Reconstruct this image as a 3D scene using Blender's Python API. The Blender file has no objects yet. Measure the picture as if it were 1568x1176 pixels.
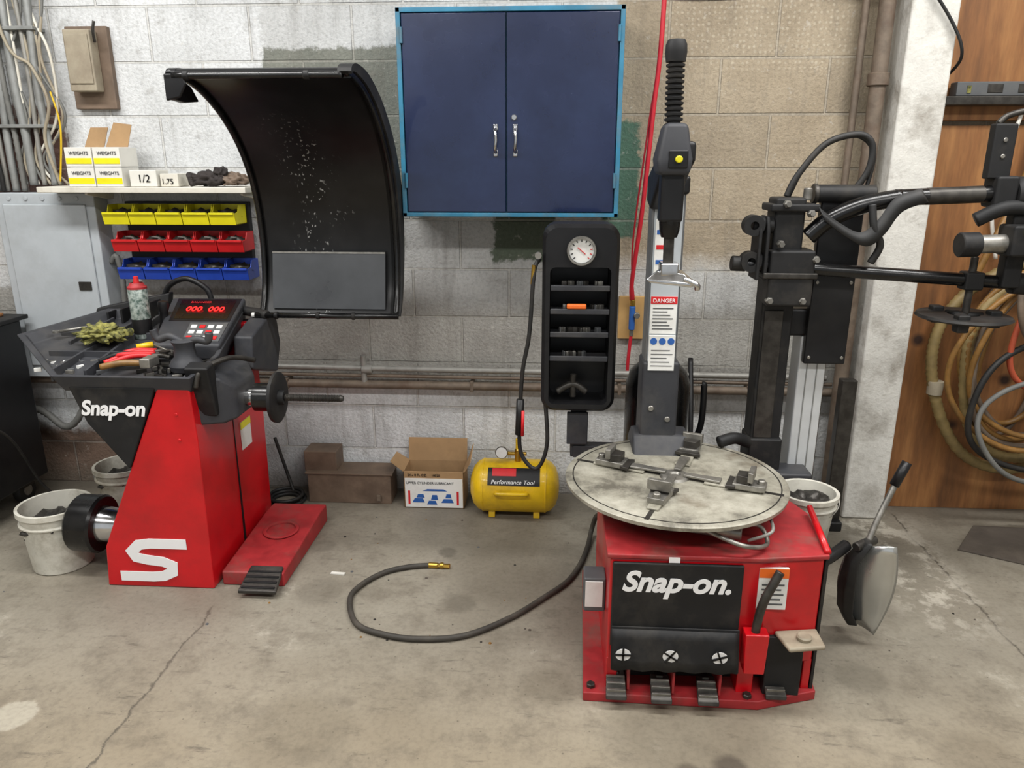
import bpy, bmesh, math, random
from mathutils import Vector, Matrix, Euler
random.seed(7)
SC=bpy.context.scene
COL=bpy.context.collection
def lin(c):
    return tuple(((v/255)/12.92 if v/255<=.04045 else ((v/255+.055)/1.055)**2.4) for v in c)+(1,)
# ---------------------------------------------------------------- materials
def newmat(name):
    m=bpy.data.materials.new(name);m.use_nodes=True
    nt=m.node_tree
    return m,nt,nt.nodes['Principled BSDF']
def N(nt,t,**kw):
    n=nt.nodes.new(t)
    for k,v in kw.items(): setattr(n,k,v)
    return n
def L(nt,a,b): nt.links.new(a,b)
def noise(nt,vec,scale,detail=4,rough=.6):
    n=N(nt,'ShaderNodeTexNoise');n.inputs['Scale'].default_value=scale;n.inputs['Detail'].default_value=detail;n.inputs['Roughness'].default_value=rough
    if vec: L(nt,vec,n.inputs['Vector'])
    return n
def ramp(nt,fac,stops):
    r=N(nt,'ShaderNodeValToRGB');L(nt,fac,r.inputs[0])
    e=r.color_ramp.elements
    while len(e)<len(stops): e.new(.5)
    for i,(p,c) in enumerate(stops):
        e[i].position=p;e[i].color=c if len(c)==4 else c+(1,)
    return r
def mixc(nt,fac,a,b,bt='MIX'):
    m=N(nt,'ShaderNodeMix',data_type='RGBA',blend_type=bt)
    for s,v in ((0,fac),(6,a),(7,b)):
        if hasattr(v,'links'): L(nt,v,m.inputs[s])
        else: m.inputs[s].default_value=v
    return m.outputs[2]
def mth(nt,op,a,b=None,clamp=False):
    m=N(nt,'ShaderNodeMath',operation=op);m.use_clamp=clamp
    for i,v in enumerate((a,b)):
        if v is None: continue
        if hasattr(v,'links'): L(nt,v,m.inputs[i])
        else: m.inputs[i].default_value=v
    return m.outputs[0]
def sstep(nt,v,a,b):
    m=N(nt,'ShaderNodeMapRange',interpolation_type='SMOOTHSTEP')
    L(nt,v,m.inputs[0]);m.inputs[1].default_value=a;m.inputs[2].default_value=b
    return m.outputs[0]
def bump(nt,bsdf,h,strength=.3,dist=.01):
    b=N(nt,'ShaderNodeBump');b.inputs['Strength'].default_value=strength;b.inputs['Distance'].default_value=dist
    L(nt,h,b.inputs['Height']);L(nt,b.outputs[0],bsdf.inputs['Normal'])
def mat(name,c,rough=.5,metal=0.,var=.15,scale=12,dirt=None,dirt_amt=.5,bmp=0.,c2=None,emit=0,spec=None,coat=0):
    m,nt,b=newmat(name)
    tc=N(nt,'ShaderNodeTexCoord')
    n=noise(nt,tc.outputs['Object'],scale)
    base=lin(c); dark=lin(c2) if c2 else tuple(x*(1-var) for x in base[:3])+(1,)
    r=ramp(nt,n.outputs[0],[(.35,dark),(.65,base)])
    col=r.outputs[0]
    if dirt:
        n2=noise(nt,tc.outputs['Object'],scale*.45,8,.7)
        f=ramp(nt,n2.outputs[0],[(.48,(0,0,0,1)),(.70,(dirt_amt,)*3+(1,))])
        col=mixc(nt,f.outputs[0],col,lin(dirt))
    L(nt,col,b.inputs['Base Color'])
    b.inputs['Metallic'].default_value=metal
    rr=N(nt,'ShaderNodeMapRange');L(nt,n.outputs[0],rr.inputs[0]);rr.inputs[3].default_value=max(.02,rough-.1);rr.inputs[4].default_value=min(1,rough+.14)
    L(nt,rr.outputs[0],b.inputs['Roughness'])
    if spec is not None: b.inputs['Specular IOR Level'].default_value=spec
    if coat: b.inputs['Coat Weight'].default_value=coat
    if emit:
        b.inputs['Emission Color'].default_value=base;b.inputs['Emission Strength'].default_value=emit
    if bmp:
        n3=noise(nt,tc.outputs['Object'],scale*6);bump(nt,b,n3.outputs[0],bmp,.004)
    return m
M={}
M['red']=mat('red_paint',(200,12,24),.32,var=.2,scale=6,coat=.2,dirt=(126,20,24),dirt_amt=.45)
M['redworn']=mat('worn_red_paint',(166,40,44),.55,var=.3,scale=14,dirt=(112,78,70),dirt_amt=.85)
M['black']=mat('black_plastic',(22,22,24),.4,var=.3,dirt=(52,50,47),dirt_amt=.25,spec=.35)
M['blackg']=mat('black_gloss',(13,13,14),.24,var=.2,dirt=(58,56,53),dirt_amt=.25)
M['blackm']=mat('black_matte',(27,27,28),.58,var=.3,dirt=(80,75,67),dirt_amt=.35,spec=.35)
M['dgrey']=mat('dark_grey_plastic',(55,56,60),.5,var=.2,dirt=(98,94,88),dirt_amt=.35,spec=.35)
M['mgrey']=mat('grey_metal_paint',(86,88,90),.45,var=.15,dirt=(116,112,104),dirt_amt=.4)
M['steel']=mat('worn_steel',(158,155,148),.42,metal=.8,var=.4,scale=25)
M['alu']=mat('aluminium_extrusion',(206,209,210),.42,metal=.25,var=.08)
M['chrome']=mat('chrome',(215,215,215),.16,metal=1,var=.2)
M['dsteel']=mat('dark_steel',(76,73,69),.42,metal=.65,var=.45,scale=25)
M['white']=mat('white_plastic',(218,216,208),.5,var=.08)
M['bucket']=mat('dirty_white_plastic',(208,205,193),.5,var=.15,dirt=(122,112,92),dirt_amt=.9,scale=9)
M['label']=mat('white_label',(226,226,222),.6,var=.06,dirt=(170,165,155),dirt_amt=.4)
M['yellow']=mat('yellow_paint',(232,190,18),.38,var=.15,coat=.2,dirt=(150,116,30),dirt_amt=.6)
M['binY']=mat('yellow_plastic',(226,216,24),.4,var=.1)
M['binR']=mat('red_plastic',(198,26,30),.4,var=.15)
M['binB']=mat('blue_plastic',(38,72,178),.4,var=.15)
M['navy']=mat('navy_enamel',(19,31,64),.24,var=.3,scale=3,dirt=(44,60,96),dirt_amt=.3,coat=.4)
M['teal']=mat('teal_enamel',(44,120,152),.45,var=.25,dirt=(92,104,106),dirt_amt=.75)
M['cardb']=mat('cardboard',(166,134,96),.85,var=.12,dirt=(120,95,65),dirt_amt=.5)
M['brown']=mat('rusty_brown_paint',(116,98,82),.6,var=.3,dirt=(74,58,46),dirt_amt=.6)
M['brass']=mat('brass',(196,158,74),.3,metal=1,var=.2)
M['panel']=mat('grey_enamel',(172,178,182),.45,var=.06,dirt=(140,142,142),dirt_amt=.4)
M['beige']=mat('beige_metal',(158,148,128),.55,var=.15,dirt=(110,95,80),dirt_amt=.6)
M['shelf']=mat('white_board',(212,208,196),.6,var=.08,dirt=(150,140,120),dirt_amt=.5)
M['conduit']=mat('galvanised_conduit',(150,152,150),.5,metal=.4,var=.25,dirt=(100,96,90),dirt_amt=.6)
M['cable']=mat('grey_cable',(112,112,108),.6,var=.25)
M['rubber']=mat('black_rubber',(24,24,24),.58,var=.3,dirt=(74,68,60),dirt_amt=.3)
M['hoserub']=mat('dusty_rubber_hose',(58,54,48),.65,var=.3,dirt=(92,86,76),dirt_amt=.5)
M['rhose']=mat('red_hose',(190,30,46),.45,var=.1)
M['rustpipe']=mat('rusty_pipe',(118,104,90),.6,metal=.15,var=.35,scale=20,dirt=(85,62,48),dirt_amt=.6)
M['greypipe']=mat('grey_pipe',(150,148,142),.5,metal=.3,var=.25,scale=20)
M['green']=mat('green_cloth',(148,144,78),.95,var=.6,scale=45,c2=(52,54,30))
M['tanhose']=mat('tan_hose',(138,100,48),.42,var=.35,scale=20,dirt=(84,64,38),dirt_amt=.5)
M['olive']=mat('olive_hose',(138,118,74),.55,var=.3,scale=20,dirt=(92,78,52),dirt_amt=.5)
M['orange']=mat('orange_hose',(184,84,56),.5,var=.2)
M['orangep']=mat('orange_plastic',(236,110,34),.5,var=.1)
M['led']=mat('red_led',(255,30,30),.4,emit=2)
M['blue']=mat('blue_print',(40,92,166),.5)
M['redp']=mat('red_print',(208,30,36),.5)
M['canwrap']=mat('can_label',(190,200,194),.35,metal=.3,var=.5,scale=60,c2=(80,100,92))
M['mirror']=mat('polished_steel',(205,206,203),.22,metal=.85,var=.15,scale=5)
M['tape']=mat('white_paint_decal',(236,236,236),.4,var=.02)
M['mat']=mat('dark_rubber_mat',(84,76,68),.8,var=.3,scale=8,dirt=(116,106,94),dirt_amt=.5,bmp=.4)
M['lt']=mat('fluorescent_tube',(255,252,245),.5,emit=6)
M['ceil']=mat('ceiling_paint',(150,150,148),.9)
M['gdark']=mat('dark_glove',(52,46,44),.85,var=.4,scale=30)
def tabmat():
    m,nt,b=newmat('worn_turntable_steel');tc=N(nt,'ShaderNodeTexCoord')
    n=noise(nt,tc.outputs['Object'],7,9,.72)
    r=ramp(nt,n.outputs[0],[(.34,lin((100,96,86))),(.48,lin((150,146,132))),(.66,lin((182,178,164)))])
    n2=noise(nt,tc.outputs['Object'],4.2,5,.6)
    f=ramp(nt,n2.outputs[0],[(.56,(0,0,0,1)),(.68,(.7,.7,.7,1))])
    L(nt,mixc(nt,f.outputs[0],r.outputs[0],lin((104,92,74))),b.inputs['Base Color'])
    b.inputs['Roughness'].default_value=.5;b.inputs['Metallic'].default_value=.2
    bump(nt,b,n.outputs[0],.3,.003)
    return m
M['table']=tabmat()
def hoodmat():
    m,nt,b=newmat('dusty_black_plastic');tc=N(nt,'ShaderNodeTexCoord')
    sx=N(nt,'ShaderNodeSeparateXYZ');L(nt,tc.outputs['Object'],sx.inputs[0])
    mp=N(nt,'ShaderNodeMapping');L(nt,tc.outputs['Object'],mp.inputs[0]);mp.inputs['Scale'].default_value=(1,1,.55)
    n=noise(nt,mp.outputs[0],85,2,.5);q=noise(nt,tc.outputs['Object'],9,3,.5)
    f=ramp(nt,n.outputs[0],[(.63,(0,0,0,1)),(.67,(1,1,1,1))])
    wx=mth(nt,'ADD',sx.outputs[0],mth(nt,'MULTIPLY',mth(nt,'SUBTRACT',q.outputs[0],.5),.3))
    band=mth(nt,'MULTIPLY',sstep(nt,wx,-1.12,-1.02),mth(nt,'SUBTRACT',1,sstep(nt,wx,-.99,-.88)))
    band=mth(nt,'MULTIPLY',band,mth(nt,'SUBTRACT',1,sstep(nt,sx.outputs[2],1.62,1.82)))
    ff=mth(nt,'MULTIPLY',f.outputs[0],band)
    d=ramp(nt,q.outputs[0],[(.4,lin((15,15,16))),(.7,lin((27,27,28)))])
    L(nt,mixc(nt,ff,d.outputs[0],lin((160,160,158))),b.inputs['Base Color'])
    b.inputs['Roughness'].default_value=.36;b.inputs['Specular IOR Level'].default_value=.4
    return m
M['hood']=hoodmat()
def wallmat():
    m,nt,b=newmat('painted_block_wall');tc=N(nt,'ShaderNodeTexCoord');O=tc.outputs['Object']
    s=N(nt,'ShaderNodeSeparateXYZ');L(nt,O,s.inputs[0])
    cb=N(nt,'ShaderNodeCombineXYZ');L(nt,s.outputs[0],cb.inputs[0]);L(nt,s.outputs[2],cb.inputs[1])
    br=N(nt,'ShaderNodeTexBrick');L(nt,cb.outputs[0],br.inputs['Vector'])
    br.inputs['Scale'].default_value=1;br.inputs['Brick Width'].default_value=.45;br.inputs['Row Height'].default_value=.225
    br.inputs['Mortar Size'].default_value=.006;br.inputs['Mortar Smooth'].default_value=.35
    br.inputs['Color1'].default_value=(1,1,1,1);br.inputs['Color2'].default_value=(.80,.80,.80,1);br.inputs['Mortar'].default_value=(.80,.79,.77,1)
    nb=noise(nt,O,3.5,4,.6);n1=noise(nt,O,9,8,.7);n2=noise(nt,O,70,3,.6);n3=noise(nt,O,24,6,.7)
    wx=mth(nt,'ADD',s.outputs[0],mth(nt,'MULTIPLY',mth(nt,'SUBTRACT',n1.outputs[0],.5),.16))
    wz=mth(nt,'ADD',s.outputs[2],mth(nt,'MULTIPLY',mth(nt,'SUBTRACT',n1.outputs[0],.5),.14))
    def region(x0,x1,z0,z1,e=.012):
        a=mth(nt,'MULTIPLY',sstep(nt,wx,x0-e,x0+e),mth(nt,'SUBTRACT',1,sstep(nt,wx,x1-e,x1+e)))
        c=mth(nt,'MULTIPLY',sstep(nt,wz,z0-e,z0+e),mth(nt,'SUBTRACT',1,sstep(nt,wz,z1-e,z1+e)))
        return mth(nt,'MULTIPLY',a,c)
    grey=ramp(nt,nb.outputs[0],[(.3,lin((146,143,137))),(.7,lin((176,174,167)))]).outputs[0]
    tan=ramp(nt,nb.outputs[0],[(.3,lin((152,138,116))),(.7,lin((177,163,140)))]).outputs[0]
    white=ramp(nt,nb.outputs[0],[(.3,lin((204,206,206))),(.7,lin((229,231,232)))]).outputs[0]
    gg=ramp(nt,nb.outputs[0],[(.3,lin((112,115,106))),(.7,lin((136,138,128)))]).outputs[0]
    col=grey
    col=mixc(nt,region(.2,3.5,1.13,4,.03),col,tan)
    col=mixc(nt,mth(nt,'MULTIPLY',region(-.7,.9,.95,1.18,.05),.45),col,white)
    col=mixc(nt,region(-4,.22,1.02,4,.015),col,mixc(nt,.25,white,grey))
    col=mixc(nt,region(-4,-1.3,1.5,4,.01),col,white)
    col=mixc(nt,region(-1.31,-.6,1.2,2.08,.01),col,gg)
    col=mixc(nt,region(-.72,-.0,.98,1.36,.03),col,mixc(nt,.5,grey,white))
    col=mixc(nt,region(-.30,-.02,1.17,1.45,.01),col,lin((88,98,82)))
    col=mixc(nt,region(.2,.35,1.28,1.77,.01),col,lin((78,110,92)))
    col=mixc(nt,region(-4,.1,-1,.565,.01),col,white)
    col=mixc(nt,mth(nt,'MULTIPLY',region(.05,3,-1,.55,.03),.75),col,white)
    col=mixc(nt,region(-3.2,-2.0,-1,.3,.03),col,lin((120,98,84)))
    col=mixc(nt,region(-4,-2.25,1.45,1.85,.01),col,lin((110,84,76)))
    col=mixc(nt,ramp(nt,n3.outputs[0],[(.60,(0,0,0,1)),(.66,(.35,.35,.35,1))]).outputs[0],col,lin((208,204,196)))
    col=mixc(nt,mth(nt,'MULTIPLY',br.outputs['Fac'],.25),col,lin((215,212,204)))
    mp=N(nt,'ShaderNodeMapping');L(nt,O,mp.inputs[0]);mp.inputs['Scale'].default_value=(9,9,1.2)
    st=noise(nt,mp.outputs[0],1.2,6,.7)
    col=mixc(nt,ramp(nt,st.outputs[0],[(.52,(0,0,0,1)),(.77,(.5,.5,.5,1))]).outputs[0],col,lin((108,102,93)))
    col=mixc(nt,ramp(nt,n1.outputs[0],[(.58,(0,0,0,1)),(.68,(.42,.42,.42,1))]).outputs[0],col,lin((130,125,116)))
    vo=N(nt,'ShaderNodeTexVoronoi');vo.inputs['Scale'].default_value=46;vo.inputs['Randomness'].default_value=.35;L(nt,cb.outputs[0],vo.inputs['Vector'])
    dots=mth(nt,'MULTIPLY',mth(nt,'SUBTRACT',1,sstep(nt,vo.outputs['Distance'],.2,.34)),region(.42,1.2,1.98,2.35,.04))
    col=mixc(nt,mth(nt,'MULTIPLY',dots,.4),col,lin((204,194,174)))
    low=mth(nt,'SUBTRACT',1,sstep(nt,wz,0,.16))
    col=mixc(nt,mth(nt,'MULTIPLY',low,.7),col,lin((112,104,92)))
    col=mixc(nt,.9,col,br.outputs['Color'],'MULTIPLY')
    col=mixc(nt,.6,col,ramp(nt,n2.outputs[0],[(.3,(.66,.66,.66,1)),(.55,(1,1,1,1))]).outputs[0],'MULTIPLY')
    L(nt,col,b.inputs['Base Color']);b.inputs['Roughness'].default_value=.75
    h=mth(nt,'ADD',mth(nt,'MULTIPLY',mth(nt,'SUBTRACT',1,br.outputs['Fac']),1.0),mth(nt,'MULTIPLY',n2.outputs[0],.6))
    h=mth(nt,'ADD',h,mth(nt,'MULTIPLY',n1.outputs[0],.7));h=mth(nt,'ADD',h,mth(nt,'MULTIPLY',n3.outputs[0],.5))
    bump(nt,b,h,.85,.009)
    return m
M['wall']=wallmat()
def floormat():
    m,nt,b=newmat('stained_concrete');tc=N(nt,'ShaderNodeTexCoord');O=tc.outputs['Object']
    s=N(nt,'ShaderNodeSeparateXYZ');L(nt,O,s.inputs[0])
    a=noise(nt,O,1.3,6,.6);c=noise(nt,O,7,9,.72);d=noise(nt,O,60,4,.6)
    col=ramp(nt,a.outputs[0],[(.3,lin((124,117,104))),(.7,lin((152,146,132)))]).outputs[0]
    warm=mth(nt,'MULTIPLY',mth(nt,'SUBTRACT',1,sstep(nt,s.outputs[1],-2.0,-1.1)),.45)
    col=mixc(nt,warm,col,lin((154,137,109)))
    col=mixc(nt,ramp(nt,c.outputs[0],[(.47,(0,0,0,1)),(.67,(.6,.6,.6,1))]).outputs[0],col,lin((98,90,78)))
    e=noise(nt,O,2.6,10,.78)
    col=mixc(nt,ramp(nt,e.outputs[0],[(.60,(0,0,0,1)),(.66,(.4,.4,.4,1))]).outputs[0],col,lin((182,176,162)))
    mp=N(nt,'ShaderNodeMapping');L(nt,O,mp.inputs[0]);mp.inputs['Scale'].default_value=(2.2,9,1);mp.inputs['Rotation'].default_value=(0,0,.5)
    sc=noise(nt,mp.outputs[0],2.5,8,.75)
    col=mixc(nt,ramp(nt,sc.outputs[0],[(.58,(0,0,0,1)),(.67,(.6,.6,.6,1))]).outputs[0],col,lin((78,72,64)))
    vo=N(nt,'ShaderNodeTexVoronoi');vo.inputs['Scale'].default_value=26;L(nt,O,vo.inputs['Vector'])
    col=mixc(nt,mth(nt,'MULTIPLY',mth(nt,'SUBTRACT',1,sstep(nt,vo.outputs['Distance'],.05,.10)),.6),col,lin((80,74,64)))
    def crack(off_axis,x0,width,ymax):
        w=mth(nt,'ADD',s.outputs[0],mth(nt,'MULTIPLY',mth(nt,'SUBTRACT',c.outputs[0],.5),.09))
        k=mth(nt,'ABSOLUTE',mth(nt,'SUBTRACT',w,x0))
        k=mth(nt,'SUBTRACT',1,sstep(nt,k,0,width))
        return mth(nt,'MULTIPLY',k,mth(nt,'SUBTRACT',1,sstep(nt,s.outputs[1],ymax-.05,ymax)))
    col=mixc(nt,mth(nt,'MULTIPLY',crack(0,-1.27,.008,-1.05),.8),col,lin((76,70,62)))
    col=mixc(nt,mth(nt,'MULTIPLY',crack(0,1.6,.009,-.1),.85),col,lin((70,64,56)))
    def spot(x,y,r,amt,colr,soft=.5):
        dx=mth(nt,'SUBTRACT',s.outputs[0],x);dy=mth(nt,'SUBTRACT',s.outputs[1],y)
        q=mth(nt,'SQRT',mth(nt,'ADD',mth(nt,'MULTIPLY',dx,dx),mth(nt,'MULTIPLY',dy,dy)))
        q=mth(nt,'ADD',q,mth(nt,'MULTIPLY',mth(nt,'SUBTRACT',c.outputs[0],.5),r*1.2))
        f=mth(nt,'MULTIPLY',mth(nt,'SUBTRACT',1,sstep(nt,q,r*soft,r)),amt)
        return mixc(nt,f,col,lin(colr))
    col=spot(-1.62,-1.68,.075,.6,(184,178,162),.8)
    patch=ramp(nt,c.outputs[0],[(.48,(0,0,0,1)),(.56,(.8,.8,.8,1))]).outputs[0]
    reg=mth(nt,'MULTIPLY',mth(nt,'MULTIPLY',sstep(nt,s.outputs[0],1.22,1.38),mth(nt,'SUBTRACT',1,sstep(nt,s.outputs[0],1.5,1.75))),sstep(nt,s.outputs[1],-1.3,-.8))
    col=mixc(nt,mth(nt,'MULTIPLY',patch,reg),col,lin((196,190,176)))
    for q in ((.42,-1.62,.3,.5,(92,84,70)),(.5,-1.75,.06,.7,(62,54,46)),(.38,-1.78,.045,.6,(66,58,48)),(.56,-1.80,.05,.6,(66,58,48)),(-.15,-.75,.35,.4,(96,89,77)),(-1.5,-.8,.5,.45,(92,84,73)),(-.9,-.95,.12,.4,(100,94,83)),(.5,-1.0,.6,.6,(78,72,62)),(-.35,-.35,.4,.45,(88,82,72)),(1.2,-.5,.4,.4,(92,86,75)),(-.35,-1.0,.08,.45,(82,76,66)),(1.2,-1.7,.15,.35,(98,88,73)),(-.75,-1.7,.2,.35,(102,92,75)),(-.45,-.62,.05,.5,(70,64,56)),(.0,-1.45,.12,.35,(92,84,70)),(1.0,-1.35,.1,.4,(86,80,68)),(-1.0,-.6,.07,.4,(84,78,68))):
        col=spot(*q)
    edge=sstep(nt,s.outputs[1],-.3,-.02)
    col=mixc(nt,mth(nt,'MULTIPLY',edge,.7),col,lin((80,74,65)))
    col=mixc(nt,.5,col,ramp(nt,d.outputs[0],[(.3,(.68,.68,.68,1)),(.55,(1,1,1,1))]).outputs[0],'MULTIPLY')
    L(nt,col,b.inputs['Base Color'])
    rr=N(nt,'ShaderNodeMapRange');L(nt,a.outputs[0],rr.inputs[0]);rr.inputs[3].default_value=.42;rr.inputs[4].default_value=.7
    L(nt,rr.outputs[0],b.inputs['Roughness'])
    h=mth(nt,'ADD',mth(nt,'MULTIPLY',c.outputs[0],.6),mth(nt,'MULTIPLY',d.outputs[0],.3))
    bump(nt,b,h,.35,.006)
    return m
M['floor']=floormat()
def plymat():
    m,nt,b=newmat('plywood');tc=N(nt,'ShaderNodeTexCoord')
    mp=N(nt,'ShaderNodeMapping');L(nt,tc.outputs['Object'],mp.inputs[0]);mp.inputs['Scale'].default_value=(6,6,.8)
    n=noise(nt,mp.outputs[0],1.5,6,.6);w=noise(nt,mp.outputs[0],9,3,.6)
    r=ramp(nt,n.outputs[0],[(.3,lin((92,60,34))),(.5,lin((136,90,50))),(.72,lin((166,118,70)))])
    v=N(nt,'ShaderNodeTexVoronoi');v.inputs['Scale'].default_value=3.4;L(nt,tc.outputs['Object'],v.inputs['Vector'])
    k=ramp(nt,v.outputs['Distance'],[(.05,(1,1,1,1)),(.13,(0,0,0,1))])
    col=mixc(nt,k.outputs[0],r.outputs[0],lin((48,28,18)))
    col=mixc(nt,.5,col,ramp(nt,w.outputs[0],[(.3,(.55,.55,.55,1)),(.6,(1,1,1,1))]).outputs[0],'MULTIPLY')
    L(nt,col,b.inputs['Base Color']);b.inputs['Roughness'].default_value=.6
    return m
M['ply']=plymat()
M['postw']=mat('flaking_white_paint',(212,210,203),.7,var=.12,scale=10,dirt=(122,113,100),dirt_amt=.8,bmp=.8)
M['pine']=mat('pine_board',(196,156,98),.7,var=.15)
# ---------------------------------------------------------------- geometry
def G(name):
    e=bpy.data.objects.new(name,None);e.empty_display_size=.1;COL.objects.link(e);return e
def mk(g,name,bm,m,smooth=False,bevel=0,seg=2):
    bmesh.ops.recalc_face_normals(bm,faces=bm.faces)
    me=bpy.data.meshes.new(name);bm.to_mesh(me);bm.free()
    o=bpy.data.objects.new(name,me);COL.objects.link(o)
    me.materials.append(M[m] if isinstance(m,str) else m)
    if g: o.parent=g
    if smooth:
        for p in me.polygons: p.use_smooth=True
    if bevel:
        b=o.modifiers.new('bevel','BEVEL');b.width=bevel;b.segments=seg;b.limit_method='ANGLE';b.angle_limit=math.radians(35)
        for p in me.polygons: p.use_smooth=True
        w=o.modifiers.new('wn','WEIGHTED_NORMAL');w.keep_sharp=False
    return o
def box(g,name,x0,x1,y0,y1,z0,z1,m,bevel=.004,rot=None,taper=None):
    bm=bmesh.new();bmesh.ops.create_cube(bm,size=1)
    c=Vector(((x0+x1)/2,(y0+y1)/2,(z0+z1)/2));s=Vector((x1-x0,y1-y0,z1-z0))
    R=Euler([math.radians(a) for a in rot]).to_matrix() if rot else Matrix.Identity(3)
    for v in bm.verts:
        p=Vector((v.co.x*s.x,v.co.y*s.y,v.co.z*s.z))
        if taper and v.co.z>0: p.x*=taper;p.y*=taper
        v.co=R@p+c
    return mk(g,name,bm,m,bevel=bevel)
def frame(d):
    d=d.normalized();u=Vector((0,0,1)) if abs(d.z)<.9 else Vector((1,0,0))
    a=d.cross(u).normalized();return a,d.cross(a).normalized()
def lathe(g,name,p0,d,prof,m,seg=32,smooth=True):
    """prof : list of (t along axis, radius)"""
    p0=Vector(p0);d=Vector(d).normalized();a,b=frame(d);bm=bmesh.new();rings=[]
    for t,r in prof:
        if r<=1e-6: rings.append([bm.verts.new(p0+d*t)])
        else: rings.append([bm.verts.new(p0+d*t+(a*math.cos(2*math.pi*i/seg)+b*math.sin(2*math.pi*i/seg))*r) for i in range(seg)])
    for q,w in zip(rings,rings[1:]):
        for i in range(seg):
            j=(i+1)%seg
            if len(q)==1 and len(w)==1: continue
            if len(q)==1: bm.faces.new((q[0],w[i],w[j]))
            elif len(w)==1: bm.faces.new((q[i],q[j],w[0]))
            else: bm.faces.new((q[i],q[j],w[j],w[i]))
    o=mk(g,name,bm,m,smooth=smooth)
    if smooth:
        e=o.modifiers.new('es','EDGE_SPLIT');e.split_angle=math.radians(40)
    return o
def cyl(g,name,p0,p1,r,m,r2=None,seg=24):
    p0=Vector(p0);p1=Vector(p1);l=(p1-p0).length;r2=r if r2 is None else r2
    b=min(.003,r*.2)
    return lathe(g,name,p0,p1-p0,[(0,0),(0,r-b),(b,r),(l-b,r2),(l,r2-b),(l,0)],m,seg)
def spline(pts,n=8):
    P=[Vector(p) for p in pts];out=[]
    for i in range(len(P)-1):
        a=P[max(i-1,0)];b=P[i];c=P[i+1];d=P[min(i+2,len(P)-1)]
        for k in range(n):
            t=k/n
            out.append(.5*((2*b)+(c-a)*t+(2*a-5*b+4*c-d)*t*t+(3*b-a-3*c+d)*t**3))
    out.append(P[-1]);return out
def tube(g,name,pts,r,m,smooth=True,n=8,seg=12,rib=0):
    P=spline(pts,n) if smooth else [Vector(p) for p in pts]
    if rib:
        Q=[]
        for a,b in zip(P,P[1:]):
            k=max(1,int((b-a).length/rib))
            Q+= [a.lerp(b,i/k) for i in range(k)]
        Q.append(P[-1]);P=Q
    bm=bmesh.new();rings=[];a=None
    for i,p in enumerate(P):
        t=(P[min(i+1,len(P)-1)]-P[max(i-1,0)])
        if t.length<1e-9: t=Vector((0,0,1))
        t.normalize()
        if a is None: a,_=frame(t)
        a=(a-t*a.dot(t));a.normalize();b=t.cross(a)
        rr=r*(1.0 if not rib or i%2 else .84)
        rings.append([bm.verts.new(p+(a*math.cos(2*math.pi*k/seg)+b*math.sin(2*math.pi*k/seg))*rr) for k in range(seg)])
    for q,w in zip(rings,rings[1:]):
        for i in range(seg):
            j=(i+1)%seg;bm.faces.new((q[i],q[j],w[j],w[i]))
    bm.faces.new(rings[0]);bm.faces.new(rings[-1])
    return mk(g,name,bm,m,smooth=True)
def prism(g,name,poly,ax,d0,d1,m,bevel=.004):
    """poly 2D list; ax 'x': (y,z) ; 'y': (x,z) ; 'z': (x,y)"""
    def P(u,v,d): return {'x':(d,u,v),'y':(u,d,v),'z':(u,v,d)}[ax]
    bm=bmesh.new();A=[bm.verts.new(P(u,v,d0)) for u,v in poly];B=[bm.verts.new(P(u,v,d1)) for u,v in poly]
    bm.faces.new(A);bm.faces.new(B[::-1]);n=len(poly)
    for i in range(n):
        j=(i+1)%n;bm.faces.new((A[i],B[i],B[j],A[j]))
    return mk(g,name,bm,m,bevel=bevel)
def loft(g,name,loops,m,cap0=True,cap1=True,bevel=0,closed=True,smooth=False):
    bm=bmesh.new();R=[[bm.verts.new(p) for p in l] for l in loops];n=len(loops[0])
    for q,w in zip(R,R[1:]):
        for i in range(n if closed else n-1):
            j=(i+1)%n;bm.faces.new((q[i],q[j],w[j],w[i]))
    if cap0: bm.faces.new(R[0])
    if cap1: bm.faces.new(R[-1])
    return mk(g,name,bm,m,bevel=bevel,smooth=smooth)
def ribbon(g,name,pts,w,y,m,th=.002):
    P=[Vector(p) for p in pts];Lf=[];Rt=[]
    for i,p in enumerate(P):
        d0=(P[i]-P[i-1]).normalized() if i>0 else (P[1]-P[0]).normalized()
        d1=(P[i+1]-P[i]).normalized() if i<len(P)-1 else d0
        t=(d0+d1).normalized();n=Vector((-t.y,t.x));k=w/2/max(.5,n.dot(Vector((-d0.y,d0.x))))
        Lf.append(p+n*k);Rt.append(p-n*k)
    bm=bmesh.new()
    A=[[bm.verts.new((v.x,yy,v.y)) for v in l] for yy in (y,y-th) for l in (Lf,Rt)]
    for i in range(len(P)-1):
        bm.faces.new((A[2][i],A[2][i+1],A[3][i+1],A[3][i]));bm.faces.new((A[0][i],A[1][i],A[1][i+1],A[0][i+1]))
        bm.faces.new((A[0][i],A[0][i+1],A[2][i+1],A[2][i]));bm.faces.new((A[1][i],A[3][i],A[3][i+1],A[1][i+1]))
    return mk(g,name,bm,m)
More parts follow.
